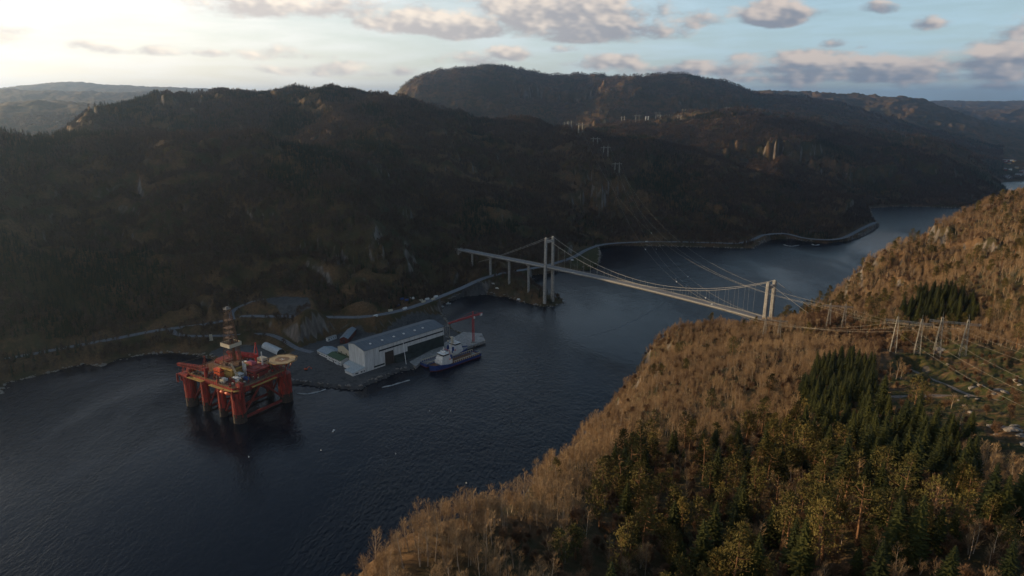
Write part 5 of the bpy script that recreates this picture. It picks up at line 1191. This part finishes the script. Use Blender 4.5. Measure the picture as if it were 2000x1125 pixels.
for i, (k, pxy, z0, h, lab) in enumerate(spots):
    x, y, _ = atZ(*pxy, z0); z = H1(x, y)
    o = pproto if i == 0 else copy_tree(pproto)
    dirn = {"a": (x+0, 1500), "b": (x, 1500), "c": (x-60, 700), "d": (x-40, 700)}[k]
    rz = R({"a": -14, "b": -14, "c": -24, "d": -22}[k]); o.location = (x, y, z); o.rotation_euler = (0, 0, rz); s = h/24; o.scale = (s, s, s); tag(o, lab, "pylon", PG)
    PYL[k] = (Vector((x, y, z)), rz, s)
def arm_pt(k, j, dz=0.0):
    p, rz, s = PYL[k]; x = (-12.4, 0, 12.4)[j]*s; return p+Vector((math.cos(rz)*x, math.sin(rz)*x, (24*.85-2.0)*s+dz))
FARP = [(1112,270,1920),(1133,283,1830),(1162,298,1740),(1182,322,1690),(1205,332,1640),(1105,262,1960),
        (1216,246,2750),(1244,250,2650),(1283,243,2760),(1287,229,2880),(1304,231,2870),(1335,230,2860),(1410,233,2840),(1420,236,2700),(1433,230,2860),(1498,238,2790),(1521,240,2750),(1622,243,2720),(1325,256,2600),(1478,243,2700)]
fp = None; FP = []
where = ["on the wooded slope above the left bridge tower", "on the plateau below the distant mountain"]
for i, (px, py, Y) in enumerate(FARP):
    x, y, z = atY(px, py+4, Y); z = max(H1(x, y), z-8)
    if fp is None: fp = far_pylon(); o = fp
    else: o = copy_tree(fp)
    z = H1(x, y); o.location = (x, y, z); o.rotation_euler = (0, 0, R(rng.uniform(-25, 25))); s = 1.0 if i < 6 else 1.15; o.scale = (s, s, s); FP.append(Vector((x, y, z)))
    tag(o, "far pylon %s, %s from the left" % (where[0 if i < 6 else 1], ["one","two","three","four","five","six","seven","eight","nine","ten","eleven","twelve","thirteen","fourteen"][sorted([q for q in range(len(FARP)) if (q < 6) == (i < 6)], key=lambda q: FARP[q][0]).index(i)]), "pylon", "small pylons on the far hills")
def wire(a, b, sag, r, label, balls=(), n=40):
    a = Vector(a); b = Vector(b); pts = []
    for i in range(n+1):
        t = i/n; p = a.lerp(b, t); p.z -= 4*sag*t*(1-t); pts.append(p)
    w = empty("power_line", tuple(a), 0, label, "power line", "power lines strung from pylon to pylon")
    part("wire", lambda mb: mb.tube([p-a for p in pts], r, 4), M_WIRE, w)
    for t in balls:
        p = a.lerp(b, t)-a; p.z -= 4*sag*t*(1-t); part("marker_ball", lambda mb, p=p: mb.sphere(tuple(p), .9, 8), M_WHITE, w, smooth=True)
    return w
nm3 = ("left", "middle", "right")
for j in range(3):
    far = FP[(3,4,4)[j]]+Vector((-14+12*j, 0, 22)); wire(arm_pt("a", j), far, 80-4*j, .075, "%s fjord wire from the pylon nearest the bridge tower" % nm3[j], balls=(((.12,.26,.45),(.2,),(.33,.6))[j]))
    far = FP[(1,2,2)[j]]+Vector((-2+14*j, 0, 22)); wire(arm_pt("b", j), far, 88-4*j, .075, "%s fjord wire from the pylon below the rocky slope" % nm3[j])
    wire(arm_pt("a", j), arm_pt("c", j), 4.5, .05, "%s hillside wire from the tower pylon to the left clearing pylon" % nm3[j])
    wire(arm_pt("b", j), arm_pt("d", j), 4.5, .05, "%s hillside wire from the rocky slope pylon to the right clearing pylon" % nm3[j])
    wire(arm_pt("c", j), Vector((172+j*13, 150, 196)), 6, .035, "%s wire leaving the frame at right from the left clearing pylon" % nm3[j])
    wire(arm_pt("d", j), Vector((240+j*13, 150, 200)), 7, .035, "%s wire leaving the frame at right from the right clearing pylon" % nm3[j])
    for x0 in ((172+j*13, 196), (240+j*13, 200)): pass

# small white tower catching the sun on the plateau
x, y, _ = atY(1263, 249, 2780); z = H1(x, y)
ht_ = empty("mountain_tower", (x, y, z), 0, "small white H shaped concrete tower catching the sun on the far plateau", "tower")
for sx in (-1, 1): part("leg", lambda mb, sx=sx: mb.box((sx*5,0,9),(3.4,3.4,24)), M_WHITE, ht_)
part("crossbeam", lambda mb: mb.box((0,0,9),(6.5,3,4)), M_WHITE, ht_)

# ------------------------------------------------------------------ vehicles, small boats, floats
def make_car(van=False):
    c = empty("parked_van" if van else "parked_car"); L, Wd, H = (5.4, 2.0, 2.3) if van else (4.4, 1.8, 1.45)
    bmat = M_WHITE if van else M_GREY
    part("body", lambda mb: (mb.box((0,0,.75),(L,Wd,.75), top=(.97,.94)), mb.box((-.35 if van else -.15,0,(1.1+H)/2),(L*(.80 if van else .52),Wd*.92,H-1.1), top=(.88,.86))), bmat, c)
    part("windscreen", lambda mb: mb.box((L*(.37 if van else .22),0,1.45),(.5,Wd*.84,.55), top=(.3,.9)), M_GLASS, c)
    for sx in (-1,1):
        for sy in (-1,1): part("wheel", lambda mb, sx=sx, sy=sy: mb.tube([(sx*L*.31, sy*(Wd/2-.12), .34),(sx*L*.31, sy*(Wd/2+.06), .34)], .34, 10), M_DARK, c)
    return c
cv = make_car(True); cc = make_car(False); usedv = usedc = False
for van, px, py, z0, rz, lab in ((1,642,703,3,135,"white van parked in front of the green roofed office, left one"),(1,659,712,3,135,"white van parked in front of the green roofed office, right one"),(1,963,565,3.5,-20,"white van on the shore track below the bridge piers, left one"),
      (1,971,569,3.5,-20,"white van on the shore track below the bridge piers, right one"),(1,1013,583,3.5,-15,"white van alone on the shore track near the foot of the left tower"),(0,331,643,16,20,"dark grey car on the shore road at the fork"),
      (0,408,633.5,18,15,"dark grey car on the shore road behind the red rig"),(1,1263,473,6,2,"white van driving on the shore road beyond the bridge"),(1,1118,509,8,10,"white van at the lay-by beside the left bridge tower"),(0,700,619,22,5,"grey car on the shore road behind the barn")):
    if van: o = cv if not usedv else copy_tree(cv); usedv = True
    else: o = cc if not usedc else copy_tree(cc); usedc = True
    x, y, _ = atZ(px, py, z0); z = z0 if z0 in (16,18,22,6,8) else H1(x, y); o.location = (x, y, z+.03); o.rotation_euler = (0,0,R(rz)); tag(o, lab, "van" if van else "car", "vehicles around the yard and roads")
x, y, _ = atZ(598, 723, 3)
dg = empty("digger", (x, y, H1(x, y)), R(30), "small orange digger standing on the gravel yard beside the rig", "digger")
part("undercarriage", lambda mb: [mb.box((0,s*1.1,.45),(3.6,.6,.9), top=(.85,1)) for s in (-1,1)], M_DARK, dg); part("body", lambda mb: mb.box((-.4,0,1.6),(3.2,2.5,1.3)), M_ORANGE, dg)
part("cab", lambda mb: mb.box((.4,.6,2.6),(1.5,1.2,1.5), top=(.9,.9)), M_GLASS, dg); part("arm", lambda mb: (mb.bar((1,-.4,1.9),(3.6,-.4,4),.4), mb.bar((3.6,-.4,4),(5.6,-.4,1.4),.35), mb.box((5.5,-.4,1),(.9,1.2,.9))), M_ORANGE, dg)
def make_boat(L=7):
    b = empty("small_boat"); n = 8
    def hull(mb):
        vs = []
        for i in range(n+1):
            t = i/n; w = L*.16*(1 if t < .5 else math.sqrt(max(.002, 1-((t-.5)/.5)**2))); vs += [(-L/2+t*L, -w, .9+.3*t), (-L/2+t*L, -w*.6, -.25), (-L/2+t*L, w*.6, -.25), (-L/2+t*L, w, .9+.3*t)]
        mb.add(vs, [(i*4+j, i*4+j+4, i*4+j+5, i*4+j+1) for i in range(n) for j in range(3)]+[(i*4+3, i*4+7, i*4+4, i*4) for i in range(n)]+[(0,1,2,3)])
    part("hull", hull, M_WHITE, b); part("wheelhouse", lambda mb: mb.box((-.4,0,1.8),(L*.32,L*.22,1.5), top=(.8,.9)), M_WHITE, b); part("windscreen", lambda mb: mb.box((L*.14,0,1.9),(.5,L*.2,.8), top=(.4,.9)), M_GLASS, b)
    return b
pb = make_boat()
for i, (px, py, rz, s, lab) in enumerate(((652,842,75,.62,"tiny white motorboat alone on the dark water right of the rig"),(876,594,20,1.1,"white boat moored in the cove behind the hall, right one"),(864,600,35,.9,"white boat moored in the cove behind the hall, left one"))):
    o = pb if i == 0 else copy_tree(pb); x, y, _ = atZ(px, py, 0); o.location = (x, y, 0); o.rotation_euler = (0,0,R(rz)); o.scale = (s,s,s); tag(o, lab, "boat", "small white boats")
# boats and crates laid up behind the hall
for i, (px, py, kind) in enumerate(((786,617,'b'),(796,619,'b'),(806,614,'w'),(792,629,'w'),(823,609,'c'),(835,607,'w'),(847,608,'c'),(735,646,'w'),(764,634,'c'),(852,603,'w'),(828,614,'c'),(779,624,'b'))):
    x, y, _ = atZ(px, py, 3); z = H1(x, y); mt = {'b': M_BLUE, 'w': M_WHITE, 'c': M_CREAM}[kind]
    cn = empty("shipping_container", (x, y, z), R(40+rng.uniform(-20,20)), "%s container %s on the ground behind the long hall" % ({'b':'blue','w':'white','c':'beige'}[kind], ["leftmost but three", "fourth", "beside the blue pair", "below the blue pair", "fifth from the right", "third from the right", "second from the right", "far left by the wall", "left of the blue pair", "rightmost", "sixth from the right", "lowest of the blue ones"][i]), "container", "containers behind the hall")
    part("box", lambda mb: (mb.box((0,0,1.3),(6,2.4,2.5)), [mb.box((-2.8+q*.56,0,1.3),(.18,2.5,2.3)) for q in range(11)]), mt, cn); part("door", lambda mb: mb.box((3.03,0,1.3),(.06,2.1,2.2)), M_GREY, cn)
# stacks of pallets / frames left of the rig on the shore
x, y, _ = atZ(414, 676, 4)
pk = empty("timber_stack", (x, y, H1(x,y)), .4, "pale stack of timber frames on the shore behind the derrick", "stack")
part("stack", lambda mb: [mb.box((0,0,.7+1.5*q),(4-.2*q,3,1.2)) for q in range(5)], M_CREAM, pk)
# floating booms and buoys
def boom(name, pts, r, label, cat, mat=M_FOAM):
    P = smooth_path([atZ(px, py, 0) for px, py in pts], 3); o = MB(); o.tube([(p[0], p[1], .12+.06*math.sin(i*1.7)) for i, p in enumerate(P)], [r*(.6+.8*abs(math.sin(i*.83+.4*math.sin(i*.31)))) for i in range(len(P))], 5); q = o.build(name, mat); return tag(q, label, cat)
boom("floating_boom", [(746,757),(765,753),(785,747),(800,743)], .7, "pale floating boom on the water just off the stone point", "boom")
boom("floating_boom", [(580,769),(600,770),(620,766),(636,761)], .7, "thin pale floating boom beside the yard right of the rig", "boom")
boom("floating_boom", [(1530,478),(1545,481),(1560,479)], .6, "small pale floating boom by the far shore bend", "boom"); boom("floating_boom", [(1585,477),(1592,479),(1600,478)], .9, "short bright floating boom by the far shore", "boom")
def flat_foam(name, pts, w, label):
    P = smooth_path([atZ(px, py, 0) for px, py in pts], 6); mb = MB(); vs = []
    for i, p in enumerate(P):
        a = Vector(P[max(i-1,0)]); b = Vector(P[min(i+1,len(P)-1)]); d = (b-a).normalized(); s = Vector((-d.y,d.x,0))*w*(.35+.65*abs(math.sin(i*.7)))*math.sin(math.pi*min(1,max(.03,i/len(P)))); c = Vector((p[0],p[1],.03)); vs += [c-s, c+s]
    mb.add(vs, [(i*2, i*2+2, i*2+3, i*2+1)[::-1] for i in range(len(P)-1)]); q = mb.build(name, C("wake_foam", (.045,.06,.085), rough=.5, scale=.2, var=.6)); return tag(q, label, "foam", kind='stuff')
flat_foam("wake_foam", [(1088,682),(1120,665),(1170,652),(1220,635),(1260,615),(1290,597),(1305,588)], .55, "faint curved line of foam on the water below the bridge")
for i, (px, py) in enumerate(((839,803),(880,803),(773,887),(627,880),(1282,487),(911,944),(486,893),(1320,545),(1340,560))):
    x, y, _ = atZ(px, py, 0); b = MB(); b.sphere((0,0,.25), .55, 8); b.bar((0,0,.5),(0,0,1.6),.12); o = b.build("buoy", M_WHITE, smooth=False); o.location = (x, y, 0)
    tag(o, ["small white buoy below the ships, left of a pair","small white buoy below the ships, right of a pair","small white buoy on open water near the frame centre","small white buoy just below the tiny motorboat","small white buoy near the far road shore","small white buoy close to the lower cliff edge","small white buoy below the red rig","small white buoy under the fanned wires, upper","small white buoy under the fanned wires, lower"][i], "buoy", "small white buoys")

# ------------------------------------------------------------------ far town on the inlet
hp = None; hcols = [C("town_%s" % n, c, rough=.7) for n, c in (("white",(.6,.6,.58)),("red",(.18,.04,.03)),("ochre",(.35,.25,.12)),("grey",(.25,.26,.27)))]
tr_ = np.random.default_rng(12)
words = ["by the water","at the left edge of the village","in the middle row","against the slope","beside the quay","on the flat meadow","at the back of the village","next to the inlet"]
for i in range(26):
    px, py = tr_.uniform(1955, 2010), tr_.uniform(318, 347); x, y, _ = atZ(px, py, 8)
    if in_poly(np.array([x]), np.array([y]), WATER_POLY)[0]: continue
    big = i % 6 == 0; w, d, e = (26, 14, 6) if big else (tr_.uniform(9,13), 8, 4.6); k = int(tr_.integers(0, 4))
    h = empty("village_house", (x, y, H1(x, y)), tr_.uniform(-.6,.6), "tiny %s %s in the far village %s" % (["white","red","ochre","grey"][k], "hall" if big else "house", words[i % 8]), "house", "houses of the far village")
    part("wall", lambda mb: mb.box((0,0,e/2-.5),(w,d,e+1)), hcols[k], h)
    part("roof", lambda mb: mb.add([(-w/2-.4,-d/2-.4,e),(w/2+.4,-d/2-.4,e),(w/2+.4,d/2+.4,e),(-w/2-.4,d/2+.4,e),(-w/2-.4,0,e+3),(w/2+.4,0,e+3)], [(0,1,5,4),(2,3,4,5),(0,4,3),(1,2,5),(3,2,1,0)]), M_GREY, h)

# ------------------------------------------------------------------ boulders of the clearing and shore rocks
def boulder(seed, r):
    random.seed(seed); bm = bmesh.new(); bmesh.ops.create_icosphere(bm, subdivisions=3, radius=r)
    o = Vector((U(0,50),U(0,50),U(0,50)))
    from mathutils import noise
    for v in bm.verts:
        n = noise.noise(v.co*(.9/r)+o)*.5+noise.noise(v.co*(2.6/r)+o)*.22; v.co *= 1+n; v.co.z *= .55; v.co.x *= 1.3
    me = bpy.data.meshes.new("boulder"); bm.to_mesh(me); bm.free(); me.materials.append(M_ROCK); return me
BM = [boulder(i, 1.0) for i in range(6)]
rk = 0
for (px, py, z0, s) in ((1835,690,124,3.4),(1838,694,124,2.2),(1795,705,122,1.2),(1900,757,146,2.6),(1915,762,147,1.8),(1950,765,149,2.6),(1962,770,150,2.0),(1940,772,150,1.3),(1985,750,146,2.2),(1992,757,147,1.4),(1885,797,150,1.2),(1870,800,151,1.0),(1905,800,152,.9),
      (1950,875,162,2.4),(1970,882,163,2.8),(1988,890,164,2.2),(1930,868,161,1.6),(1975,870,162,1.7),(1995,905,165,2.0),(1940,884,163,1.2),(1880,810,152,1.0),(1850,718,128,1.0),(1925,822,155,1.0),(1890,835,156,1.2),(1995,700,135,1.6),(1905,720,134,1.2),
      (1735,742,130,.8),(1690,668,108,1.5),(1700,664,108,1.1),(1560,668,92,1.2),(1885,700,126,1.0),(1745,870,155,1.0),(1752,862,154,.8),(1762,878,155,.9)):
    x, y, _ = atZ(px, py, z0); o = bpy.data.objects.new("boulder", BM[rk % 6]); COL.objects.link(o); s *= .8; o.location = (x, y, H1(x, y)+.1*s); o.scale = (s, s, s*.9); o.rotation_euler = (0, 0, rk*1.3)
    tag(o, ("%s granite boulder %s %s" % ("big" if s > 1.3 else "small", "right of" if px > 1920 else "left of" if px < 1800 else "close to", "the grey track, above it" if py < 780 else "the grey track, below it" if py < 860 else "the felled corner under the track")) if px > 1710 else "pale granite boulder among russet brush below the wires", "boulder", "granite boulders on the near hillside"); rk += 1
srng = np.random.default_rng(31); rp = []
for i in range(len(SH)-3):
    a = np.array(atZ(*SH[i], 0)[:2]); b = np.array(atZ(*SH[i+1], 0)[:2])
    if a[1] > 2000 or a[0] < -560: continue
    L = np.hypot(*(b-a)); 
    if 808 <= SH[i][0] < 942 and SH[i][1] > 660: continue
    for _ in range(int(L/1.6)): q = a+(b-a)*srng.uniform(); rp.append((q[0]+srng.normal(0,2.0), q[1]+srng.normal(0,2.0)))
rp = np.array(rp); rz_ = np.maximum(height(rp[:,0], rp[:,1]), -.6)
c_rk = bpy.data.collections.new("rock_src")
for i in range(6):
    o = bpy.data.objects.new("shore_rock_%d" % i, BM[i]); c_rk.objects.link(o)
scatter("shore_rocks", c_rk, np.stack([rp[:,0], rp[:,1], rz_], -1), srng.uniform(.4, 1.7, len(rp)), "loose grey rocks lining the water's edge along the shore road and yard", "rocks")
# ------------------------------------------------------------------ the air
hm = bpy.data.materials.new("haze_air"); hm.use_nodes = True; ht = hm.node_tree; ht.nodes.clear()
ho = nn(ht, 'ShaderNodeOutputMaterial'); hv = nn(ht, 'ShaderNodeVolumePrincipled')
hv.inputs['Color'].default_value = (.50,.69,1.0,1); hv.inputs['Density'].default_value = 5.0e-5; hv.inputs['Anisotropy'].default_value = .84
link(ht, hv.outputs[0], ho.inputs['Volume'])
x0,x1,y0,y1,z0,z1 = -27500,27500,-2500,27500,-32,640
hz = mesh_obj("haze", [(x0,y0,z0),(x1,y0,z0),(x1,y1,z0),(x0,y1,z0),(x0,y0,z1),(x1,y0,z1),(x1,y1,z1),(x0,y1,z1)],
              [(0,3,2,1),(4,5,6,7),(0,1,5,4),(1,2,6,5),(2,3,7,6),(3,0,4,7)], hm)
tag(hz, "pale blue haze lying in the air over the fjord", "haze", kind='stuff')
